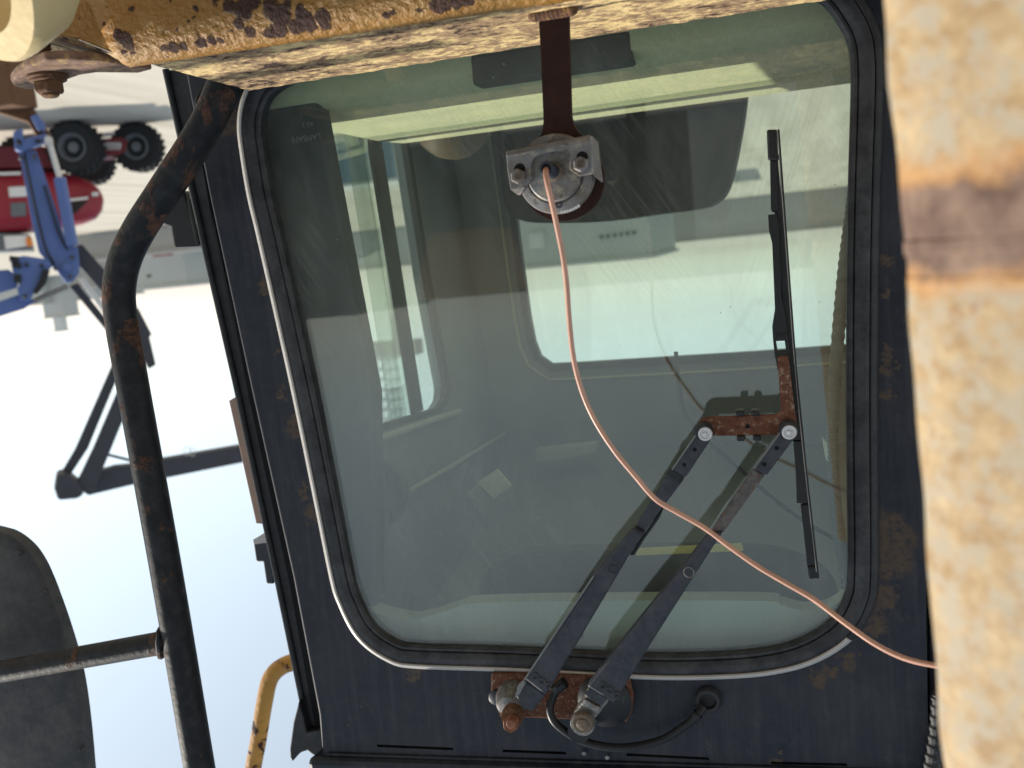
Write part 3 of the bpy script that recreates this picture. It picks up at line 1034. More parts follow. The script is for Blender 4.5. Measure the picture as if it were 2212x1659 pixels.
outer_px = [(395, 60), (410, 165), (457, 415), (545, 829), (638, 1244), (693, 1541), (701, 1624), (1000, 1633), (1400, 1645), (2006, 1662), (2002, 1400),
            (1992, 800), (1985, 300), (1985, -160), (1200, -60), (390, 60)]
slots = []
for (x0, y0, x1, y1) in ((814, 1611, 978, 1618), (1086, 1622, 1222, 1627), (1353, 1630, 1530, 1639), (1666, 1648, 1829, 1652)):
    slots.append(pxs([(x0, y0 - 3), (x1, y1 - 3), (x1 + 2, y1 + 3), (x0, y0 + 3)], 0.0))
fp = MB()
fp.prism([pxs(outer_px[:6] + [(700, 1660), (1000, 1670), (1400, 1682), (2007, 1700)] + outer_px[10:], 0.0), offset_loop(GP, 0.017, 0.0)[::-1]] + slots, YV(0.03))
front = fp.build('front_panel', 'navy', cab, 0.003)
MB().box(U(1340, 1630, 0.05), (0.68, 0.02, 0.06)).build('slot_backing', 'deep_black', front)
# lip of the roof above the seam
rl = MB()
rl.prism(pxs([(706, 1627), (1000, 1637), (1400, 1649), (2004, 1667), (2004, 1674), (1400, 1656), (1000, 1644), (706, 1634)], -0.004), YV(0.006))
rl.build('roof_seam', 'navy', front, 0.002)
rf = MB()
rf.hexa([U(660, 1640, -0.012), U(2020, 1682, -0.012), U(2035, 1860, -0.012), U(690, 1820, -0.012),
         U(660, 1640, -0.012) + Vector((-0.16, 1.05, 0.02)), U(2020, 1682, -0.012) + Vector((0, 1.05, 0.02)), U(2035, 1860, -0.012) + Vector((0, 1.05, 0)), U(690, 1820, -0.012) + Vector((-0.16, 1.05, 0))])
rf.build('roof', 'navy', cab, 0.008)
rolled = MB().tube([U(702 + (2004 - 702) * k / 12.0, 1618 + 44 * k / 12.0 + 14, 0.002) for k in range(13)], 0.0045, 10)
rolled.build('rolled_edge', 'navy', front, 0, True)

# rolled outer edge of the pillar
MB().tube([U(408 + 3, 160, 0.004), U(460, 415, 0.004), U(549, 829, 0.004), U(641, 1244, 0.004), U(697, 1541, 0.004), U(703, 1612, 0.004)], 0.0042, 10).build('pillar_edge', 'navy', front, 0, True)

# window seal, trim, windscreen
MB().ring(GP, [(-0.003, 0.012), (-0.003, -0.001), (0.000, -0.004), (0.0028, -0.0040), (0.0038, -0.0022), (0.0048, -0.0050), (0.0100, -0.0075), (0.0160, -0.0085), (0.0195, -0.0070),
               (0.0205, 0.004), (0.0205, 0.012)], True).build('window_seal', 'rubber_band', cab, 0, True)
TRIM = [(0.0205, 0.004), (0.0205, -0.0085), (0.0218, -0.0100), (0.0235, -0.0095), (0.0275, -0.0055), (0.0295, -0.0010), (0.0298, 0.004)]
NG = len(GP)
cut0, cut1 = 18 * 6, 31 * 6                       # the bright strip runs down the left and along the top of the pane
MB().strip(GP, TRIM, [k % NG for k in range(cut1, NG + cut0 + 1)]).build('window_trim', 'trim', cab, 0, True)
MB().strip(GP, [(o, y * 0.7) for o, y in TRIM], list(range(cut0, cut1 + 1))).build('window_trim_dark', 'rubber', cab, 0, True)  # rest of the trim profile in a darker material
zc_ = U(1250, 700, 0).z
gl_loop = offset_loop(GP, 0.008, 0.0)
TILT = -0.03
gl_f = [Vector((p.x, 0.007 + TILT * (p.z - zc_) * 0.35, p.z)) for p in gl_loop]
windscreen = MB().prism(gl_f, YV(0.005)).build('windscreen', 'glass', cab)
text_mesh('glass_marking', 'LAMSAFE', U(692, 288, 0.002), Vector((-1, 0, 0)) * -1, Vector((0, 0, 1)), 0.010, 0.0004, 'etch', windscreen)
text_mesh('glass_marking', 'AS 2', U(676, 262, 0.002), Vector((1, 0, 0)), Vector((0, 0, 1)), 0.008, 0.0004, 'etch', windscreen)

# door side: strip seal, hinge blocks, wooden edge, torn rubber
ds = MB()
ds.prism(pxs([(350, 150), (382, 295), (435, 535), (452, 605), (502, 829), (547, 1035), (590, 1244), (626, 1419), (660, 1581), (690, 1590), (668, 1470), (630, 1262), (543, 860), (452, 430), (404, 150)], 0.035), YV(0.03))
ds.build('door_seal', 'rubber', cab, 0.004)
MB().prism(pxs([(404, 140), (416, 140), (560, 860), (646, 1262), (700, 1600), (686, 1600), (626, 1262), (538, 860)], 0.03), YV(0.05)).build('seal_groove', 'deep_black', cab)
MB().tube([U(a + 8, b, 0.034) for a, b in ((350, 150), (435, 535), (502, 829), (590, 1244), (658, 1575))], 0.0045, 10).build('seal_bead', 'rubber', cab, 0, True)
hg = MB().prism(pxs([(330, 440), (395, 410), (436, 520), (434, 533), (375, 535), (368, 492), (352, 486)], 0.05), YV(0.04)).build('hinge', 'black', cab, 0.003)
MB().prism(pxs([(403, 430), (410, 428), (432, 530), (424, 533)], 0.044), YV(0.01)).build('hinge_rib', 'black', hg, 0.001)
MB().prism(pxs([(494, 866), (508, 858), (570, 1120), (566, 1132), (553, 1131)], 0.07), YV(0.012)).build('wooden_strip', 'wood', cab, 0.001)
h2 = MB().prism(pxs([(546, 1166), (575, 1152), (592, 1240), (590, 1262), (575, 1262), (568, 1214), (553, 1214)], 0.06), YV(0.03)).build('hinge', 'steel_dark', cab, 0.002)
MB().prism(pxs([(546, 1166), (574, 1153), (578, 1172), (548, 1176)], 0.055), YV(0.004)).build('hinge_edge', 'trim', h2, 0.0005)
fl = MB()
fl_px = [(645, 1514), (640, 1535), (633, 1561), (629, 1590), (625, 1619), (626, 1638), (631, 1646), (640, 1634), (650, 1626), (663, 1622), (673, 1630), (690, 1634), (702, 1626), (695, 1576), (662, 1582), (655, 1550)]
fl.prism(pxs(fl_px, 0.02), YV(0.02))
fl.build('torn_rubber', 'rubber', cab, 0.002)

# ---- interior
YR = 0.80
sA, sB = U(580, 330, 0.045), U(752, 1230, 0.045)
sN = (sB - sA).cross(Vector((0, 1, 0))).normalized()


def US(px, py):
    return UPL(px, py, sA, sN)


def on_side(y, z):
    """point of the side wall plane at depth y, height z"""
    t = (sB - sA)
    k = (z - sA.z) / t.z
    q = sA + t * k
    return Vector((q.x, y, z))


ZT = U(1300, 1412, 0.05).z + 0.015
ZR = U(1300, 945, YR).z + 0.03
ZB = CAM.z - 0.75
side_in = [US(x, y) for x, y in ((606, 80), (640, 250), (704, 590), (768, 948), (955, 890), (972, 862), (975, 835), (930, 590), (884, 290), (868, 190))]  # front edge set forward behind the pillar to let sun onto the dash
side_in = [Vector((p.x, p.y, p.z)) for p in side_in]
sw_outer = [on_side(0.045, ZB), on_side(0.045, ZT + 0.06), on_side(YR + 0.03, ZR + 0.10), on_side(YR + 0.03, ZB)]
sw = MB().prism([sw_outer, side_in[::-1]], sN * (0.035 if sN.x > 0 else -0.035))
sw.build('side_wall', 'liner', cab, 0.002)
sgn = 1 if sN.x > 0 else -1
swin = MB().prism([side_in, [US(x, y) for x, y in ((622, 100), (650, 255), (713, 590), (776, 930), (950, 879), (963, 858), (966, 833), (922, 590), (876, 292), (860, 196))][::-1]], sN * 0.012 * sgn).build('side_window', 'liner_dark', cab, 0.001)
# sash bars and panes
MB().prism([US(x, y) for x, y in ((790, 150), (805, 330), (896, 895), (915, 886), (828, 325), (810, 150))], sN * 0.008 * sgn).build('sash_bar', 'liner_dark', swin, 0.001)
MB().prism([US(x, y) + sN * 0.012 * sgn for x, y in ((760, 150), (772, 300), (872, 910), (894, 898), (803, 330), (788, 150))], sN * 0.010 * sgn).build('pane_overlap', 'frosted', swin)
MB().prism([US(x, y) + sN * 0.006 * sgn for x, y in ((620, 95), (709, 590), (772, 936), (900, 896), (800, 330), (776, 150))], sN * 0.004 * sgn).build('pane', 'glass_side', swin)
MB().prism([US(x, y) + sN * 0.022 * sgn for x, y in ((800, 150), (815, 330), (908, 891), (953, 882), (968, 835), (925, 590), (878, 290), (862, 193))], sN * 0.004 * sgn).build('pane', 'glass_side', swin)
MB().tube([US(x, y) - sN * 0.006 * sgn for x, y in ((776, 962), (900, 918), (985, 890))], 0.006, 8).build('window_lip', 'liner_light', swin, 0, True)
# rear wall with window
rw_in = [(1060, 120), (1078, 270), (1100, 420), (1122, 590), (1136, 690), (1146, 740), (1160, 775), (1190, 796), (1260, 793), (1640, 770), (1830, 756), (1960, 748), (1990, 700), (1985, 300), (1990, -60)]
rX0, rX1 = on_side(YR, ZR).x, U(1905, 700, YR).x - 0.16
rw_outer = [Vector((on_side(YR, ZB).x + 0.02, YR, ZB)), Vector((rX0 + 0.02, YR, ZR + 0.06)), Vector((rX1, YR, ZR + 0.06)), Vector((rX1, YR, ZB))]
rin = pxs(rw_in, YR)
MB().prism([rw_outer, rin[::-1]], YV(0.04)).build('rear_wall', 'liner', cab, 0.003)
rwin = MB().prism([offset_loop(rin, 0.004, YR - 0.006), offset_loop(rin, -0.010, YR - 0.006)[::-1]], YV(0.02)).build('rear_window', 'rubber', cab, 0.002)
MB().prism(offset_loop(rin, 0.002, YR + 0.006), YV(0.005)).build('pane', 'glass_side', rwin)
rt2 = offset_loop(rin, 0.022, YR - 0.004)
MB().tube(rt2 + [rt2[0]], 0.0022, 8).build('window_bead', 'ivory', rwin, 0, True)
# right wall, floor, ceiling
XR = U(1992, 800, 0.03).x
MB().hexa([Vector((XR, 0.03, ZB)), Vector((XR, YR, ZB)), Vector((XR, YR, ZR)), Vector((XR, 0.03, ZT)),
           Vector((XR - 0.03, 0.03, ZB)), Vector((XR - 0.03, YR, ZB)), Vector((XR - 0.03, YR, ZR)), Vector((XR - 0.03, 0.03, ZT))]).build('right_wall', 'liner_dark', cab)
ce = MB()
cN = 14
cv, cf = [], []
for i in range(cN + 1):
    f_ = i / cN
    y = 0.03 + (YR - 0.03) * f_
    z = ZT + 0.02 * math.sin(math.pi * f_) + (ZR - ZT) * f_ ** 3
    xl = on_side(y, z).x
    cv += [Vector((xl + 0.03, y, z)), Vector((XR - 0.03, y, z)), Vector((XR - 0.03, y, z + 0.03)), Vector((xl + 0.03, y, z + 0.03))]
    if i:
        b = (i - 1) * 4
        for k in range(4):
            cf.append((b + k, b + (k + 1) % 4, b + 4 + (k + 1) % 4, b + 4 + k))
cf += [(0, 1, 2, 3), (cN * 4, cN * 4 + 1, cN * 4 + 2, cN * 4 + 3)]
ce.add(cv, cf).build('headliner', 'liner', cab, 0, True)
MB().box((0.5 * (XR + rX0), YR / 2 + 0.02, ZB), (abs(XR - rX0) + 0.4, YR, 0.03)).build('cab_floor', 'liner_dark', cab)
# inner pillar and header
ip = MB()
ip.prism(pxs([(540, 150), (556, 275), (610, 530), (680, 860), (760, 1262), (790, 1350), (812, 1300), (812, 1130), (806, 850), (726, 430), (680, 190)], 0.045), YV(0.035))  # widened to cover the forward part of the side window opening
ip.build('inner_pillar', 'liner_dark', cab, 0.006)
hd = MB()
hd_px = [(735, 1280), (768, 1300), (810, 1322), (880, 1338), (930, 1330), (985, 1312), (1040, 1302), (1300, 1298), (1640, 1298), (1690, 1308), (1740, 1320), (1790, 1314), (1850, 1290), (1870, 1440), (1500, 1450), (900, 1440), (760, 1400)]
hd.prism(catmull(pxs(hd_px, 0.035), 4, True), YV(0.03))
hd.build('header_trim', 'liner_light', cab, 0.004)
vz = MB()
vz.prism(catmull(pxs([(1046, 1290), (1050, 1240), (1090, 1205), (1200, 1192), (1600, 1188), (1740, 1215), (1800, 1262), (1790, 1300), (1600, 1304), (1200, 1306)], 0.12), 4, True), YV(0.03))
vz.build('sun_visor', 'liner_dark', cab, 0.008)
MB().prism(pxs([(1372, 1186), (1602, 1174), (1606, 1190), (1374, 1200)], 0.115), YV(0.003)).build('yellow_tape', 'yellow_strip', cab)
lt = MB().prism(pxs([(1000, 1068), (1072, 1010), (1110, 1050), (1046, 1116)], 0.42), Vector((0.01, 0.05, 0.05))).build('dome_lamp', 'liner_light', cab, 0.008)
MB().prism(pxs([(1030, 1044), (1074, 1014), (1106, 1050), (1066, 1080)], 0.414), YV(0.006)).build('lens', 'ivory', lt, 0.002)
MB().prism(pxs([(1153, 972), (1290, 958), (1288, 978), (1156, 1002)], 0.7), YV(0.03)).build('roof_vent', 'liner_light', cab, 0.004)
sp = U(795, 1068, 0.2)
spk = MB().lathe(sp, (-0.25, -1, -0.2), [(0.058, -0.02), (0.058, 0.0), (0.054, 0.006), (0.048, 0.004), (0.044, -0.004), (0.001, -0.006)], 36).build('speaker', 'liner_dark', cab, 0, True)
MB().tube([US(870, 1062) - sN * 0.01 * sgn, US(960, 1010) - sN * 0.01 * sgn, US(1080, 938) - sN * 0.01 * sgn], 0.004, 8).build('roof_seam', 'liner_light', cab, 0, True)
# dashboard shelf
DZ = U(1330, 252, 0.515).z
dl, dr = U(815, 322, 0.34), U(1900, 172, 0.34)
dsh = MB()
xl_ = on_side(0.2, DZ).x - 0.01
prof = [(0.036, -0.05), (0.036, -0.012), (0.06, -0.002), (0.12, 0.002), (0.20, 0.003), (0.40, 0.003), (0.508, -0.002), (0.518, -0.010), (0.521, -0.05)]
dv, df_ = [], []
NX = 20
for i in range(NX + 1):
    x = xl_ + (XR + 0.005 - xl_) * i / NX
    for (y, z) in prof:
        dv.append(Vector((x, y, DZ + z)))
m_ = len(prof)
for i in range(NX):
    for k in range(m_ - 1):
        df_.append((i * m_ + k, i * m_ + k + 1, (i + 1) * m_ + k + 1, (i + 1) * m_ + k))
    df_.append((i * m_, (i + 1) * m_, (i + 1) * m_ + m_ - 1, i * m_ + m_ - 1))
df_.append(tuple(range(m_)))
df_.append(tuple(NX * m_ + k for k in range(m_)))
dsh.add(dv, df_)
dash = dsh.build('dashboard', 'dash', cab, 0, True)
db = U(1210, 110, 0.10)
MB().box((db.x, 0.052, DZ - 0.016), (0.19, 0.035, 0.035)).build('instrument_box', 'liner_dark', dash, 0.004)
# seat back
seat_px = [(1060, 150), (1075, 300), (1090, 440), (1120, 474), (1180, 482), (1300, 478), (1420, 462), (1500, 452), (1545, 438), (1575, 400), (1598, 300), (1612, 210), (1620, 100)]
st = MB().prism(catmull(pxs(seat_px, 0.67), 3) + pxs([(1620, -120), (1060, -60)], 0.67), YV(0.09))
st.build('seat_back', 'seat', cab, 0.03, True, 4, 50)
# hose and cable
hp = catmull([U(a, b, 0.05) for a, b in ((1850, 380), (1838, 470), (1822, 600), (1808, 760), (1800, 900), (1798, 980), (1804, 1080), (1816, 1180), (1832, 1270))], 14)
hr = [(0.0078 if (i % 2) else 0.0066) for i in range(len(hp))]
MB().tube(hp, hr, 14).build('corrugated_hose', 'hose_grey', cab, 0)
MB().prism(pxs([(1776, 948), (1787, 955), (1792, 1000), (1783, 990)], 0.045), YV(0.012)).build('hose_clip', 'ivory', cab, 0.001)
MB().tube(catmull([U(a, b, 0.12) for a, b in ((1460, 760), (1466, 830), (1480, 890), (1520, 945), (1600, 1015), (1680, 1085), (1760, 1140), (1850, 1190))], 6), 0.0026, 10).build('inner_cable', 'wire_inside', cab, 0, True)
MB().hexa([U(2003, -200, 0.02), U(2075, -200, 0.02), U(2095, 1760, 0.02), U(2006, 1760, 0.02),
           U(2003, -200, 0.02) + Vector((0, 0.25, 0)), U(2075, -200, 0.02) + Vector((0, 0.25, 0)), U(2095, 1760, 0.02) + Vector((0, 0.25, 0)), U(2006, 1760, 0.02) + Vector((0, 0.25, 0))]).build('corner_pillar', 'navy', cab, 0.006)
# outside hose at the far edge
op = catmull([U(a, b, -0.01) for a, b in ((2030, 1500), (2024, 1580), (2012, 1660), (2004, 1740))], 16)
MB().tube(op, [(0.0098 if (i // 2) % 2 else 0.0083) for i in range(len(op))], 14).build('drain_hose', 'rubber', cab)

# ---- wiper
YA = -0.062


def wpoly(poly, y, d):
    return MB().prism(pxs(poly, y), YV(d))


pl = wpoly([(1060, 1456), (1356, 1461), (1367, 1508), (1364, 1540), (1353, 1560), (1080, 1549), (1060, 1502)], -0.014, 0.012).build('wiper_plate', 'rust_orange', cab, 0.002)
MB().lathe(U(1073, 1505, -0.014), (0, -1, 0), [(0.0095, 0), (0.0095, 0.004), (0.007, 0.006), (0.001, 0.006)], 24).build('bolt', 'arm', pl, 0, True)
MB().lathe(U(1307, 1512, -0.014), (0, -1, 0), [(0.032, 0), (0.033, 0.004), (0.028, 0.006), (0.022, 0.010), (0.001, 0.011)], 36).build('gasket', 'black', pl, 0, True)
MB().lathe(U(1110, 1502, -0.014), (0, -1, 0), [(0.021, 0), (0.020, 0.012), (0.016, 0.024), (0.012, 0.03), (0.001, 0.032)], 32).build('spindle_boot', 'chrome', pl, 0, True)

armA = wpoly([(1131, 1468), (1205, 1357), (1281, 1244), (1366, 1140), (1393, 1152), (1356, 1204), (1333, 1244), (1253, 1379), (1178, 1504)], YA - 0.012, 0.016).build('wiper_arm', 'arm', cab, 0.003)
wpoly([(1131, 1468), (1205, 1357), (1281, 1244), (1284, 1246), (1208, 1359), (1134, 1470)], YA - 0.0135, 0.002).build('worn_edge', 'worn', armA)
wpoly([(1372, 1136), (1442, 1026), (1474, 1040), (1392, 1150)], YA - 0.006, 0.009).build('rod', 'arm', armA, 0.002)
wpoly([(1360, 1200), (1430, 1098), (1444, 1074), (1424, 1120), (1392, 1165), (1370, 1200)], YA + 0.0, 0.008).build('spring', 'black', armA, 0.002)
wpoly([(1436, 1029), (1448, 1010), (1481, 1026), (1470, 1048)], YA - 0.010, 0.014).build('collar', 'black', armA, 0.003)
wpoly([(1450, 1014), (1508, 930), (1524, 922), (1538, 934), (1534, 952), (1481, 1032)], YA - 0.011, 0.008).build('end_link', 'arm', armA, 0.002)
wpoly([(1450, 1014), (1508, 930), (1511, 932), (1453, 1016)], YA - 0.0125, 0.002).build('worn_edge', 'worn', armA)
for (x, y) in ((1501, 971), (1478, 1004)):
    MB().lathe(U(x, y, YA - 0.0112), (0, -1, 0), [(0.0022, 0), (0.0018, 0.0004)], 14).build('hole', 'deep_black', armA)
MB().lathe(U(1323, 1229, YA - 0.012), (0, -1, 0), [(0.0058, -0.003), (0.0058, 0.0), (0.0048, 0.0009), (0.004, -0.0006), (0.001, -0.001)], 20).build('rivet', 'arm', armA, 0, True)

armB = wpoly([(1266, 1484), (1330, 1402), (1396, 1319), (1458, 1244), (1531, 1152), (1562, 1150), (1543, 1178), (1500, 1244), (1401, 1399), (1326, 1521)], YA - 0.012, 0.016).build('wiper_arm', 'arm', cab, 0.003)
wpoly([(1536, 1148), (1541, 1139), (1626, 1012), (1653, 1026), (1563, 1150)], YA - 0.006, 0.009).build('rod', 'rod_mottled', armB, 0.002)
wpoly([(1627, 1012), (1688, 928), (1705, 920), (1720, 932), (1716, 948), (1656, 1028)], YA - 0.011, 0.008).build('end_link', 'arm', armB, 0.002)
wpoly([(1627, 1012), (1688, 928), (1691, 930), (1630, 1014)], YA - 0.0125, 0.002).build('worn_edge', 'worn', armB)
for (x, y) in ((1678, 968), (1651, 1003)):
    MB().lathe(U(x, y, YA - 0.0112), (0, -1, 0), [(0.0024, 0), (0.002, 0.0004)], 14).build('hole', 'deep_black', armB)
MB().lathe(U(1488, 1236, YA - 0.012), (0, -1, 0), [(0.0060, -0.003), (0.0062, 0.0008), (0.0052, 0.0010), (0.0045, -0.0006), (0.001, -0.001)], 20).build('rivet', 'chrome', armB, 0, True)
text_mesh('lettering', 'DOGA', U(1146, 1462, YA - 0.0135), U(1180, 1486, 0) - U(1146, 1462, 0), (U(1180, 1486, 0) - U(1146, 1462, 0)).cross(Vector((0, 1, 0))), 0.0115, -0.0012, 'rubber_band', armA)
text_mesh('lettering', 'DOGA', U(1292, 1482, YA - 0.0135), U(1326, 1505, 0) - U(1292, 1482, 0), (U(1326, 1505, 0) - U(1292, 1482, 0)).cross(Vector((0, 1, 0))), 0.0115, -0.0012, 'rubber_band', armB)
# clevises and pivot nuts
wpoly([(1112, 1500), (1131, 1468), (1178, 1502), (1150, 1538), (1128, 1530)], YA - 0.006, 0.018).build('clevis', 'arm', armA, 0.002)
wpoly([(1118, 1482), (1130, 1470), (1136, 1474), (1122, 1500), (1112, 1508)], YA - 0.009, 0.004).build('worn_edge', 'worn', armA)
MB().lathe(U(1110, 1540, -0.012), (0, -1, 0), [(0.012, 0), (0.012, 0.036)], 24).build('spindle', 'black', armA, 0, True)
MB().lathe(U(1110, 1541, YA + 0.004), (0, -1, 0), [(0.0135, 0), (0.0135, 0.010), (0.0125, 0.0125), (0.009, 0.0125)], 24).build('washer', 'rust_bolt', armA, 0, True)
MB().lathe(U(1107, 1557, YA - 0.008), (0, -1, 0), [(0.0095, 0), (0.0098, 0.010), (0.0075, 0.014), (0.0072, 0.0125), (0.001, 0.0125)], 6).build('nut', 'rust_nut', armA, 0.001)
MB().lathe(U(1107, 1557, YA - 0.018), (0, -1, 0), [(0.0055, 0), (0.0055, 0.008), (0.0045, 0.009), (0.001, 0.009)], 18).build('stud', 'rust_nut', armA, 0, True)
wpoly([(1262, 1508), (1270, 1484), (1318, 1512), (1300, 1536), (1284, 1556), (1240, 1556), (1238, 1540)], YA - 0.005, 0.018).build('clevis', 'chrome', armB, 0.003)
wpoly([(1262, 1500), (1276, 1488), (1312, 1510), (1300, 1524)], YA - 0.009, 0.005).build('bridge', 'arm', armB, 0.001)
wpoly([(1254, 1522), (1262, 1510), (1298, 1530), (1290, 1543)], YA - 0.010, 0.006).build('bridge', 'chrome', armB, 0.002)
MB().lathe(U(1262, 1552, -0.012), (0, -1, 0), [(0.013, 0), (0.013, 0.036)], 24).build('spindle', 'black', armB, 0, True)
MB().lathe(U(1261, 1557, YA - 0.002), (0, -1, 0), [(0.0145, 0), (0.0145, 0.008), (0.0135, 0.0095), (0.0115, 0.0095)], 28).build('washer', 'chrome', armB, 0, True)
MB().lathe(U(1260, 1558, YA - 0.011), (0, -1, 0), [(0.0122, 0), (0.0122, 0.005), (0.0112, 0.0065), (0.0068, 0.0065), (0.0066, 0.0085), (0.0055, 0.009), (0.001, 0.009)], 28).build('nut', 'brown_nut', armB, 0, True)
# crosspiece
br = wpoly([(1509, 912), (1516, 904), (1533, 901), (1677, 896), (1687, 888), (1679, 771), (1703, 770), (1717, 888), (1721, 914), (1712, 940), (1542, 942), (1512, 932)], YA + 0.002, 0.006).build('wiper_bracket', 'rust_orange', cab, 0.0015)
for (x, y) in ((1598, 893), (1631, 893), (1600, 947), (1635, 946)):
    wpoly([(x - 9, y - 6), (x + 9, y - 6), (x + 9, y + 7), (x - 9, y + 7)], YA - 0.001, 0.016).build('clip', 'black', br, 0.002)
MB().lathe(U(1615, 921, YA + 0.002), (0, -1, 0), [(0.0024, -0.002), (0.0024, 0.0006), (0.0016, 0.0008)], 16).build('hole', 'deep_black', br)
for (x, y) in ((1524, 936), (1705, 932)):
    MB().lathe(U(x - 2, y - 8, YA + 0.004), (0, -1, 0), [(0.0098, 0), (0.0098, 0.015), (0.0088, 0.017)], 28).build('pivot_bush', 'rubber', br, 0, True)
    MB().lathe(U(x, y, YA - 0.010), (0, -1, 0), [(0.0076, 0), (0.0076, 0.0045), (0.0070, 0.0056), (0.0052, 0.0056), (0.0046, 0.0042), (0.0030, 0.0042), (0.0022, 0.0058), (0.0005, 0.0062)], 28).build('pivot_cap', 'silver', br, 0, True)
# blade
yk = -0.048
bl = MB()
bl.prism(pxs([(1659, 464), (1677, 462), (1684, 490), (1683, 510), (1688, 640), (1696, 680), (1703, 736), (1670, 737), (1668, 706), (1674, 669), (1668, 526), (1661, 498)], yk), YV(0.014))
bl.prism(pxs([(1670, 737), (1676, 737), (1686, 800), (1696, 870), (1713, 954), (1730, 954), (1724, 900), (1712, 800), (1703, 736), (1695, 737), (1700, 770), (1704, 800), (1712, 880), (1700, 880), (1690, 850), (1673, 765)], yk), YV(0.012))
bl.prism(pxs([(1713, 950), (1732, 950), (1742, 1040), (1746, 1086), (1721, 1087), (1720, 1047), (1719, 1019)], yk), YV(0.014))
blade = bl.build('wiper_blade', 'black', cab, 0.002)
MB().prism(pxs([(1663, 345), (1678, 345), (1682, 458), (1665, 458)], yk + 0.003), YV(0.012)).build('link', 'black', blade, 0.002)
MB().prism(pxs([(1656, 280), (1679, 279), (1681, 330), (1683, 338), (1683, 346), (1659, 346), (1658, 330)], yk + 0.001), YV(0.016)).build('tip_cap', 'black', blade, 0.002)
MB().prism(pxs([(1729, 1090), (1750, 1088), (1765, 1224), (1744, 1226)], yk + 0.003), YV(0.012)).build('link', 'black', blade, 0.002)
MB().prism(pxs([(1744, 1224), (1766, 1222), (1769, 1250), (1748, 1252)], yk + 0.001), YV(0.016)).build('tip_cap', 'black', blade, 0.002)
MB().prism(pxs([(1668, 340), (1680, 338), (1692, 470), (1706, 640), (1718, 800), (1742, 1040), (1763, 1230), (1752, 1230), (1728, 1040), (1704, 800), (1688, 640), (1674, 470)], yk + 0.006), YV(0.010)).build('carrier', 'black', blade, 0.001)
MB().prism(pxs([(1679, 279), (1684, 279), (1710, 640), (1722, 800), (1745, 1030), (1770, 1250), (1764, 1250), (1738, 1030), (1713, 800), (1700, 640)], -0.030), YV(0.020)).build('rubber_strip', 'rubber', blade, 0.0008)
MB().tube([U(a, b, -0.0515) for a, b in ((1680, 285), (1688, 400), (1700, 560), (1710, 700), (1722, 850), (1742, 1040), (1764, 1235))], 0.0005, 6).build('spine', 'worn', blade, 0, True)
text_mesh('lettering', 'DOGA', U(1674, 729, yk - 0.0012), Vector((-1, 0, 0)), Vector((0, 0, -1)), 0.0060, -0.0008, 'rubber', blade)
# washer tube and grommet
gr = MB().lathe(U(1530, 1508, -0.0005), (0, -1, 0), [(0.0155, 0), (0.0160, 0.006), (0.0135, 0.010), (0.0100, 0.0095), (0.0085, 0.004), (0.001, 0.003)], 32).build('washer_grommet', 'rubber', cab, 0, True)
wt = catmull([U(1520, 1525, -0.012), U(1508, 1543, -0.016), U(1479, 1568, -0.018), U(1424, 1600, -0.022), U(1342, 1615, -0.03), U(1262, 1602, -0.036), U(1206, 1568, -0.038), U(1188, 1536, -0.036), U(1194, 1508, -0.032), U(1204, 1486, -0.03)], 8)
wtube = MB().tube(wt, 0.0048, 14).build('washer_tube', 'black', cab, 0, True)
MB().tube([U(1508, 1541, -0.016), U(1498, 1552, -0.017)], 0.0066, 14).build('ferrule', 'black', wtube, 0, True)
MB().tube([U(1200, 1490, -0.034), U(1220, 1474, -0.034)], 0.0068, 14).build('nozzle', 'black', wtube, 0, True)
# small screws on the seam
for (x, y) in ((1262, 1601 + 28), (1312, 1638)):
    MB().lathe(U(x, y - 2, -0.004), (0, -1, 0), [(0.003, 0), (0.0026, 0.0014), (0.001, 0.0018)], 12).build('screw', 'chrome', front, 0, True)

# ================================================================== HANDRAIL
rail = thing('handrail', 'bent black steel handrail with brown rust flakes beside the cab', 'handrail', (0.5, -0.05, 2.6))
YH = -0.06
hp_ = catmull([U(a, b, YH) for a, b in ((487, 178),)] + [U(443, 275, YH - 0.005), U(355, 412, YH - 0.01), U(303, 492, YH - 0.01), U(270, 560, YH - 0.01), U(257, 630, YH - 0.01), U(264, 705, YH - 0.01),
              U(286, 829, YH - 0.01), U(361, 1244, YH - 0.01), U(431, 1659, YH - 0.01), U(462, 1840, YH - 0.01)], 8)
hp_ = [U(487, 178, YH + 0.05)] + hp_
MB().tube(hp_, 0.0198, 28).build('main_pipe', 'pipe', rail, 0, True)
MB().tube([U(362, 1387, YH - 0.01), U(342, 1390, YH - 0.01), U(0, 1451, YH - 0.01), U(-500, 1540, YH - 0.01)], [0.0150, 0.0152, 0.0152, 0.0152], 24).build('cross_pipe', 'pipe', rail, 0, True)
wd = MB()
wc = [U(348 + 5 * math.cos(a), 1388 + 30 * math.sin(a), YH - 0.012 + 0.014 * math.cos(a)) for a in [i * 2 * math.pi / 14 for i in range(15)]]
MB().tube(wc, [0.004 + 0.0012 * random.random() for _ in wc], 8).build('weld_bead', 'pipe', rail, 0, True)
wb2 = [U(455 + 26 * math.cos(a), 222 + 34 * math.sin(a), YH + 0.028) for a in [i * 2 * math.pi / 14 for i in range(15)]]
MB().tube(wb2, [0.004 + 0.002 * random.random() for _ in wb2], 8).build('weld_bead', 'pipe', rail, 0, True)
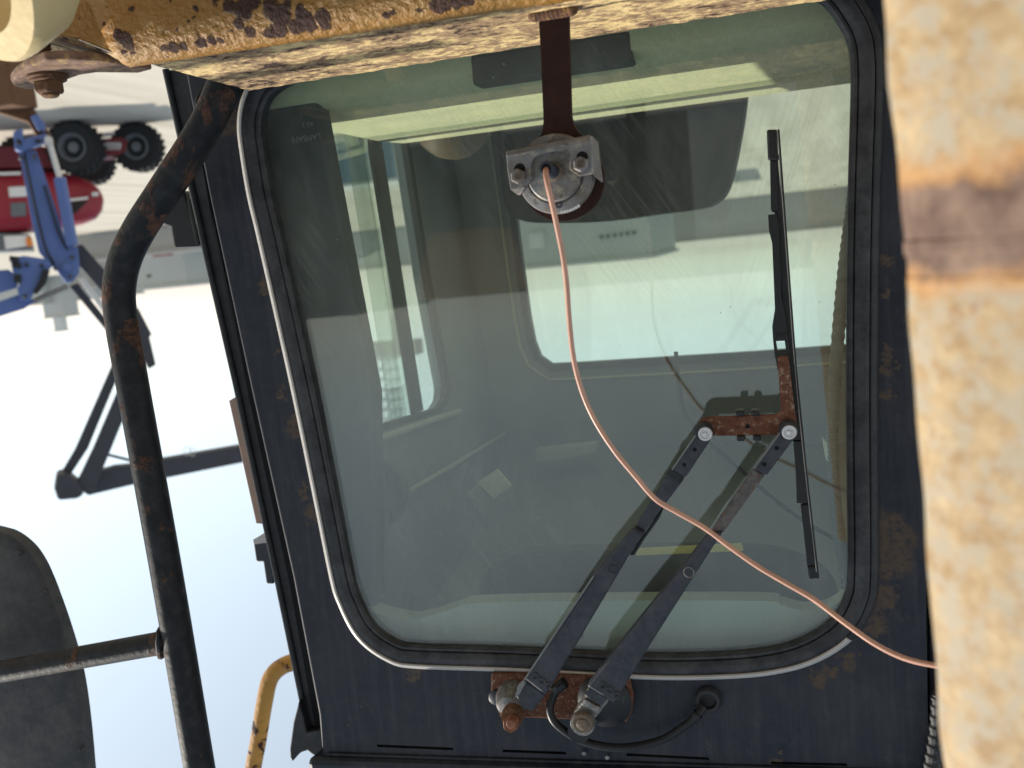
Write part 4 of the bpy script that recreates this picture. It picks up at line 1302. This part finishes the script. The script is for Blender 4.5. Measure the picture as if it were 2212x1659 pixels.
# out-of-frame pipes and leg added to cast streak shadows on the beam
for (ry, rz_, rr, x0, x1) in ((-0.275, 0.95, 0.030, 1.80, 2.45), (-0.178, 0.95, 0.017, 1.90, 2.25)):
    MB().tube([Vector((x0, ry, CAM.z + rz_)), Vector((x1, ry, CAM.z + rz_ + 0.01))], rr, 18).build('shadow_pipe', 'pipe', rail, 0, True)
MB().tube([Vector((2.25, -0.178, CAM.z + 0.96)), Vector((2.25, -0.275, CAM.z + 0.96))], 0.017, 14).build('shadow_pipe_tie', 'pipe', rail, 0, True)
MB().tube([Vector((2.45, -0.275, CAM.z + 0.96)), Vector((2.45, -0.275, 0.0))], 0.03, 18).build('shadow_pipe_leg', 'pipe', rail, 0, True)

# yellow rail behind the door
yr = catmull([U(a, b, 0.35) for a, b in ((720, 1412), (660, 1424), (612, 1438), (584, 1466), (571, 1520), (558, 1600), (547, 1659), (528, 1780))], 8)
yp = MB().tube(yr, 0.0148, 22).build('grab_rail', 'yellow_pipe', None, 0, True)
tag(yp, 'bent orange yellow grab rail with rusty end below the door seal', 'rail')

# rounded dark shield
shd = thing('mirror_shell', 'large rounded dark grey riveted sheet shell at the lower left corner', 'mirror', (U(20, 1500, 0.03).x, 0.03, U(20, 1659, 0.03).z))
sh_px = [(-260, 1240), (-160, 1168), (-60, 1142), (0, 1149), (32, 1164), (60, 1189), (80, 1219), (92, 1244), (107, 1281), (135, 1361), (160, 1449), (175, 1539), (187, 1659), (192, 1760), (180, 1900), (120, 2000), (-100, 2040), (-300, 1900), (-330, 1500)]
shl = catmull(pxs(sh_px, 0.03), 4, True)
sb = MB()
cen = Vector((0, 0, 0))
for p in shl:
    cen += p
cen /= len(shl)
rings = [(1.0, 0.02), (1.0, 0.0), (0.97, -0.004), (0.8, -0.009), (0.5, -0.016), (0.2, -0.020)]
n_ = len(shl)
sv, sf = [], []
for (s_, dy) in rings:
    sv += [cen + (p - cen) * s_ + YV(dy) for p in shl]
for i in range(len(rings) - 1):
    for k in range(n_):
        sf.append((i * n_ + k, i * n_ + (k + 1) % n_, (i + 1) * n_ + (k + 1) % n_, (i + 1) * n_ + k))
sf.append(tuple(range(n_)))
sf.append(tuple((len(rings) - 1) * n_ + k for k in range(n_)))
sb.add(sv, sf).build('shell', 'shield', shd, 0, True)
for (x, y) in ((94, 1281), (176, 1620), (138, 1440), (40, 1195)):
    MB().lathe(U(x, y, 0.022), (0, -1, 0), [(0.0036, -0.004), (0.0034, 0.003), (0.002, 0.0045), (0.0005, 0.005)], 16).build('rivet', 'shield', shd, 0, True)

# ================================================================== YELLOW BEAM
ZBM = CAM.z - 0.20
beam = thing('steel_beam', 'chipped yellow steel beam with rust patches across the foot of the windscreen', 'beam', (0, -0.22, ZBM - 0.2))


def beam_pt(px, py):
    return UZ(px, py, ZBM)


near_l, near_r = beam_pt(262, 122), beam_pt(1060, 0)
far_l, far_r = beam_pt(548, 198), beam_pt(1770, 5)
# top flange: a slab between the near and the far edge, running past the post
dn = (near_r - near_l) / (near_r.x - near_l.x)
dfr = (far_r - far_l) / (far_r.x - far_l.x)
XE = -0.75
NXB, NYB = 220, 26
tv, tf = [], []
for i in range(NXB + 1):
    f_ = i / NXB
    a = near_l + dn * ((XE - near_l.x) * f_)
    b = far_l + dfr * ((XE - far_l.x) * f_)
    for j in range(NYB + 1):
        g_ = j / NYB
        p = a.lerp(b, g_)
        e = noise.fractal(Vector((p.x * 60, p.y * 60, 3.1)), 0.9, 2.2, 4)
        z = 0.0011 * e
        edge = min(g_, 1 - g_)
        if edge < 0.04:
            z -= 0.004 * (1 - edge / 0.04) ** 2
        if j == NYB:
            p = p + Vector((0, 0.0022 * noise.noise(Vector((p.x * 90, 0, 1.0))) + 0.001 * noise.noise(Vector((p.x * 300, 0, 5.0))), 0))
        tv.append(Vector((p.x, p.y, ZBM + z)))
for i in range(NXB):
    for j in range(NYB):
        q = i * (NYB + 1) + j
        tf.append((q, q + 1, q + NYB + 2, q + NYB + 1))
nt = len(tv)
# underside ring
bot = [Vector((p.x, p.y, ZBM - 0.016)) for p in (tv[0], tv[NYB], tv[-1], tv[NXB * (NYB + 1)])]
tv += bot
tf.append((nt, nt + 1, nt + 2, nt + 3))
tf.append(tuple([j for j in range(NYB + 1)] + [nt + 1, nt]))
tf.append(tuple([NXB * (NYB + 1) + j for j in range(NYB, -1, -1)] + [nt + 3, nt + 2]))
tf.append(tuple([i * (NYB + 1) for i in range(NXB, -1, -1)] + [nt, nt + 3]))
tf.append(tuple([i * (NYB + 1) + NYB for i in range(NXB + 1)] + [nt + 2, nt + 1]))
MB().add(tv, tf).build('top_flange', 'beam_top', beam, 0, True)
# front face: rounded edge rolling into the web that leans back underneath
NX2 = 160
pr = [(0.010, 0.002), (0.002, 0.001), (-0.004, -0.003), (-0.007, -0.010), (-0.0075, -0.03), (-0.004, -0.09), (0.004, -0.16), (0.02, -0.26)]
fv, ffc = [], []
for i in range(NX2 + 1):
    f_ = i / NX2
    a = near_l + dn * ((XE - near_l.x) * f_)
    for (dy, dz) in pr:
        e = noise.fractal(Vector((a.x * 45, dz * 45, 9.0)), 0.9, 2.1, 3) * 0.0008
        fv.append(Vector((a.x + (0.34 * -dz if f_ == 0 else 0) * 1.0, a.y + dy + e, ZBM + dz)))
k_ = len(pr)
for i in range(NX2):
    for j in range(k_ - 1):
        ffc.append((i * k_ + j, i * k_ + j + 1, (i + 1) * k_ + j + 1, (i + 1) * k_ + j))
fo = MB().add(fv, ffc)
web = fo.build('web', 'web', beam, 0, True)
sol = web.modifiers.new('thick', 'SOLIDIFY')
sol.thickness = 0.012
sol.offset = 0.0
# sloping end plate, lit from the side
ep = MB()
yn = near_l.y
ep.hexa([U(262, 122, yn - 0.003), U(160, 82, yn - 0.004), U(40, 70, yn + 0.02), U(-40, 40, yn + 0.02),
         U(300, 156, yn + 0.075), U(212, 138, yn + 0.075), U(110, 112, yn + 0.075), U(20, 90, yn + 0.075)])
ep.build('end_plate', 'beam_top', beam, 0.003)
MB().prism([U(262, 122, yn - 0.003), U(160, 82, yn - 0.004), U(40, 70, yn + 0.01), U(-40, -80, yn + 0.01), U(330, -80, yn + 0.0), U(330, 116, yn - 0.004)], YV(0.012)).build('gusset', 'web', beam, 0.003)
# lug with bolt
lug = beam_pt(120, 160)
lz = ZBM + 0.0
lug_px = [(24, 178), (30, 187), (52, 193), (82, 193), (112, 184), (142, 174), (176, 162), (210, 157), (300, 158), (330, 150), (215, 132), (150, 128), (100, 130), (60, 145), (36, 162)]
lp = MB().prism([UZ(a, b, lz) for a, b in lug_px], Vector((0, 0, -0.008))).build('lug', 'rust_lug', beam, 0.002)
lb = UZ(102, 162, lz)
ls = (lb - CAM).length / FP
MB().lathe(lb, (0, 0, 1), [(36 * ls, 0), (37 * ls, 5 * ls), (33 * ls, 8 * ls), (33 * ls, 11 * ls), (28 * ls, 13 * ls)], 30).build('washer', 'rust_bolt', lp, 0, True)
MB().lathe(lb, (0, 0, 1), [(27 * ls, 13 * ls), (27 * ls, 30 * ls), (23 * ls, 34 * ls), (16 * ls, 34 * ls)], 6).build('nut', 'rust_bolt', lp, 0.001)
MB().lathe(lb, (0, 0, 1), [(16 * ls, 20 * ls), (16 * ls, 38 * ls), (12 * ls, 41 * ls), (1 * ls, 41 * ls)], 20).build('stud', 'rust_bolt', lp, 0, True)
thr = []
for i in range(26):
    thr.append((15 * ls if i % 2 else 13 * ls, -0.012 - i * 0.0016))
MB().lathe(lb, (0, 0, 1), [(22 * ls, -0.010), (22 * ls, -0.018)], 6).build('nut', 'rust_bolt', lp, 0.001)
MB().lathe(lb, (0, 0, 1), thr, 18).build('threaded_rod', 'rust_bolt', lp, 0, False)

# ================================================================== BRACKET WITH ALARM
YBK = -0.235
bk = thing('alarm_bracket', 'dark brown rusted flat bar bracket welded upright on the beam', 'bracket', (U(1200, 60, YBK).x, YBK, ZBM))
bc = (1214, 387)
arc = [(bc[0] + 91 * math.cos(a), bc[1] + 91 * math.sin(a)) for a in [math.radians(-58 + i * (296.0 / 44)) for i in range(45)]]
bar_px = [(1162, -10), (1168, 120), (1173, 262), (1170, 282), (1163, 300)]
bar = [(1163, 30), (1228, 24), (1231, 140), (1234, 250), (1239, 270), (1248, 284), (1260, 294)] + arc + [(1160, 306), (1170, 284), (1174, 262), (1168, 120)]
bar = [q for q in bar]
arc2 = [q for q in arc if not (q[1] < 318 and q[0] < 1214)]
bar = [(1163, 30), (1228, 24), (1231, 140), (1234, 250), (1239, 270), (1248, 284), (1262, 296)] + arc2[2:] + [(1150, 318), (1163, 302), (1171, 284), (1174, 262), (1168, 120)]
MB().prism(pxs(bar, YBK), YV(0.006)).build('flat_bar', 'rust_plate', bk, 0.0008)
w_ = MB()
for i in range(9):
    c_ = U(1158 + i * 9.5, 48 - i * 1.2, YBK - 0.004)
    w_.lathe(Vector((c_.x, c_.y, ZBM - 0.001)), (0, -0.5, 1), [(0.007, 0), (0.0065, 0.004), (0.004, 0.0065), (0.0005, 0.0075)], 12)
w_.build('weld_bead', 'rust_bolt', bk, 0, True)

al = thing('reversing_alarm', 'round weathered aluminium alarm body bolted to the rusted bracket', 'alarm', (U(1204, 378, YBK).x, YBK - 0.02, U(1204, 460, YBK).z))
Z2 = lambda zx, zy: (1075.2 + zx * 0.1521, 241.4 + zy * 0.1521)
sA_ = (YBK - CAM.y - 0.02) / FP
cA = U(*Z2(850, 890), YBK)
body = MB().lathe(cA, (0, -1, 0), [(84 * sA_, 0), (87 * sA_, 0.002), (87 * sA_, 0.008), (84 * sA_, 0.012), (74 * sA_, 0.013), (66 * sA_, 0.0135), (62 * sA_, 0.012), (60 * sA_, 0.0155), (57 * sA_, 0.017), (20 * sA_, 0.018), (1 * sA_, 0.018)], 56).build('body', 'alloy', al, 0, True)
plate_z = [(118, 560), (1310, 325), (1330, 380), (1350, 880), (1160, 920), (1020, 820), (1010, 690), (985, 620), (930, 575), (830, 560), (600, 610), (510, 660), (475, 750), (470, 830), (490, 930), (390, 1070), (180, 1110), (130, 800)]
pz_ = [U(*Z2(a, b), YBK - 0.026) for a, b in plate_z]
plate = MB().prism(pz_, YV(0.003)).build('mounting_plate', 'alloy', al, 0.001)
MB().hexa([U(*Z2(1318, 345), YBK - 0.026), U(*Z2(1345, 345), YBK - 0.024), U(*Z2(1362, 885), YBK - 0.024), U(*Z2(1340, 885), YBK - 0.026),
           U(*Z2(1400, 430), YBK - 0.004), U(*Z2(1430, 430), YBK - 0.004), U(*Z2(1500, 1000), YBK - 0.004), U(*Z2(1470, 1010), YBK - 0.004)]).build('flange', 'alloy', plate, 0.0008)
MB().hexa([U(*Z2(118, 560), YBK - 0.026), U(*Z2(1310, 325), YBK - 0.026), U(*Z2(1310, 400), YBK - 0.029), U(*Z2(118, 640), YBK - 0.029),
           U(*Z2(128, 575), YBK - 0.008), U(*Z2(1300, 345), YBK - 0.008), U(*Z2(1300, 410), YBK - 0.0265), U(*Z2(128, 640), YBK - 0.0265)]).build('flange', 'alloy', plate, 0.001)
MB().hexa([U(*Z2(178, 1085), YBK - 0.026), U(*Z2(385, 1050), YBK - 0.026), U(*Z2(390, 1075), YBK - 0.026), U(*Z2(185, 1110), YBK - 0.026),
           U(*Z2(255, 1140), YBK - 0.008), U(*Z2(330, 1130), YBK - 0.008), U(*Z2(320, 1190), YBK - 0.008), U(*Z2(280, 1180), YBK - 0.008)]).build('flange', 'alloy', plate, 0.0005)
for (zx, zy) in ((305, 920), (1192, 750)):
    MB().lathe(U(*Z2(zx + 8, zy - 105), YBK - 0.0262), (0, -1, 0), [(82 * 0.1521 * sA_, -0.001), (80 * 0.1521 * sA_, 0.0004)], 20).build('slot', 'deep_black', plate)
    nt_ = MB().lathe(U(*Z2(zx, zy), YBK - 0.026), (0, -1, 0), [(112 * 0.1521 * sA_, 0), (112 * 0.1521 * sA_, 0.0055), (96 * 0.1521 * sA_, 0.0072), (70 * 0.1521 * sA_, 0.0072)], 6).build('nut', 'alloy', plate, 0.0006)
    MB().lathe(U(*Z2(zx - 5, zy - 2), YBK - 0.032), (0, -1, 0), [(60 * 0.1521 * sA_, 0), (58 * 0.1521 * sA_, 0.0036), (42 * 0.1521 * sA_, 0.0036), (38 * 0.1521 * sA_, 0.0026), (1 * sA_, 0.0026)], 20).build('stud', 'brown_nut', plate, 0, True)
MB().lathe(U(*Z2(800, 850), YBK - 0.017), (0, -1, 0), [(140 * 0.1521 * sA_, 0), (136 * 0.1521 * sA_, 0.002), (110 * 0.1521 * sA_, 0.003)], 28).build('gland_base', 'brown_nut', body, 0, True)
gA, gB = U(*Z2(780, 850), YBK - 0.018), U(*Z2(690, 800), YBK - 0.036)
MB().lathe(gA, gB - gA, [(105 * 0.1521 * sA_, 0), (105 * 0.1521 * sA_, (gB - gA).length), (98 * 0.1521 * sA_, (gB - gA).length + 0.001), (66 * 0.1521 * sA_, (gB - gA).length + 0.001), (60 * 0.1521 * sA_, (gB - gA).length - 0.004), (1 * sA_, (gB - gA).length - 0.004)], 28).build('cable_gland', 'arm', body, 0, True)
MB().lathe(U(*Z2(870, 1320), YBK - 0.0125), (0, -1, 0), [(55 * 0.1521 * sA_, 0), (52 * 0.1521 * sA_, 0.0012), (30 * 0.1521 * sA_, 0.0014), (26 * 0.1521 * sA_, 0.0004), (1 * sA_, 0.0004)], 20).build('screw', 'arm', body, 0, True)
stk = MB()
for i in range(7):
    a = math.radians(56 + i * 4.6)
    c_ = (1204 + 82 * math.cos(a), 377 + 82 * math.sin(a))
    stk.lathe(U(c_[0], c_[1], YBK - 0.0115), (0, -1, 0), [(3.6 * sA_, 0), (3.4 * sA_, 0.0008)], 8)
stk.build('label_strip', 'white', body)

# copper coloured cable
wpx = [(1180, 364, -0.262), (1179, 376, -0.285), (1183, 400, -0.292), (1192, 440, -0.290), (1205, 500, -0.285), (1217, 560, -0.28), (1225, 620, -0.275), (1230, 690, -0.27), (1239, 770, -0.265),
       (1256, 840, -0.26), (1283, 905, -0.255), (1325, 972, -0.25), (1372, 1030, -0.245), (1414, 1078, -0.24), (1462, 1107, -0.235), (1520, 1139, -0.23), (1580, 1183, -0.23), (1640, 1226, -0.23),
       (1700, 1262, -0.235), (1760, 1297, -0.24), (1830, 1349, -0.25), (1890, 1391, -0.26), (1950, 1421, -0.27), (2010, 1436, -0.28), (2090, 1446, -0.29), (2250, 1440, -0.30)]
wp = catmull([U(a, b, y) for a, b, y in wpx], 8)
wp = [q + Vector((noise.noise(q * 9.0) * 0.0016, 0, noise.noise(q * 9.0 + Vector((5, 0, 0))) * 0.0016)) for q in wp]
wire = MB().tube(wp, [0.00235 * (1 + 0.05 * noise.noise(q * 60.0)) for q in wp], 14).build('copper_cable', 'wire', None, 0, True)
tag(wire, 'thin copper orange cable curving from the alarm across the windscreen', 'cable')

# ================================================================== YELLOW POST (near, out of focus)
post = thing('steel_post', 'broad bleached yellow steel post close to the camera at the right edge', 'post', (-0.1, -0.72, 2.8))
pe = [U(x, y, -0.68) for x, y in ((1790, -1500), (1893, -160), (1908, 0), (1950, 500), (1976, 830), (2006, 1240), (2040, 1659), (2056, 1860), (2150, 3050))]
pv, pf = [], []
psec = [(0.0, 0.0), (-0.004, -0.010), (-0.012, -0.021), (-0.026, -0.034), (-0.055, -0.060), (-0.10, -0.10), (-0.16, -0.14), (-0.20, -0.10), (-0.06, 0.03), (-0.012, 0.012)]
pe2 = catmull(pe, 10)
for q in pe2:
    for j, (dx, dy) in enumerate(psec):
        e = 0.0015 * noise.noise(Vector((q.z * 30, dx * 40, 2.0)))
        pv.append(Vector((q.x + dx + e, q.y + dy, q.z)))
k_ = len(psec)
for i in range(len(pe2) - 1):
    for j in range(k_):
        pf.append((i * k_ + j, i * k_ + (j + 1) % k_, (i + 1) * k_ + (j + 1) % k_, (i + 1) * k_ + j))
pf.append(tuple(range(k_)))
pf.append(tuple((len(pe2) - 1) * k_ + j for j in range(k_)))
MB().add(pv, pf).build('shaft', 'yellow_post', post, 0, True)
cl = MB()
q0 = U(1962, 570, -0.68)
for (yy, w__) in ((520, 0.006), (596, 0.005)):
    q = U(1955 + (yy - 520) * 0.1, yy, -0.68)
    cl.prism([Vector((q.x + dx * 1.02 + 0.001, q.y + dy * 1.02, q.z)) for dx, dy in psec], Vector((0, 0, w__)))
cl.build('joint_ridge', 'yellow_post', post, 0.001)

# ================================================================== LAMP HOUSING (near, top left corner)
lh = thing('lamp_housing', 'cream yellow round lamp shell close to the camera at top left corner', 'lamp', (U(-30, -40, -0.5).x, -0.5, U(-30, -40, -0.5).z))
lc = U(-40, -70, -0.5)
sL = 0.6 / FP
ax = Vector((0.35, -0.85, 0.35)).normalized()
MB().lathe(lc, ax, [(120 * sL, -0.06), (190 * sL, -0.035), (222 * sL, -0.005), (226 * sL, 0.003), (220 * sL, 0.008), (150 * sL, 0.010), (140 * sL, 0.004), (120 * sL, -0.012), (70 * sL, -0.03), (2 * sL, -0.034)], 56).build('shell', 'cream', lh, 0, True)
MB().tube([lc - ax * 0.03, lc - ax * 0.08 + Vector((0, 0.02, -0.05)), Vector((lc.x, lc.y + 0.15, ZBM - 0.1))], 0.02, 14).build('stem', 'yellow', lh, 0, True)
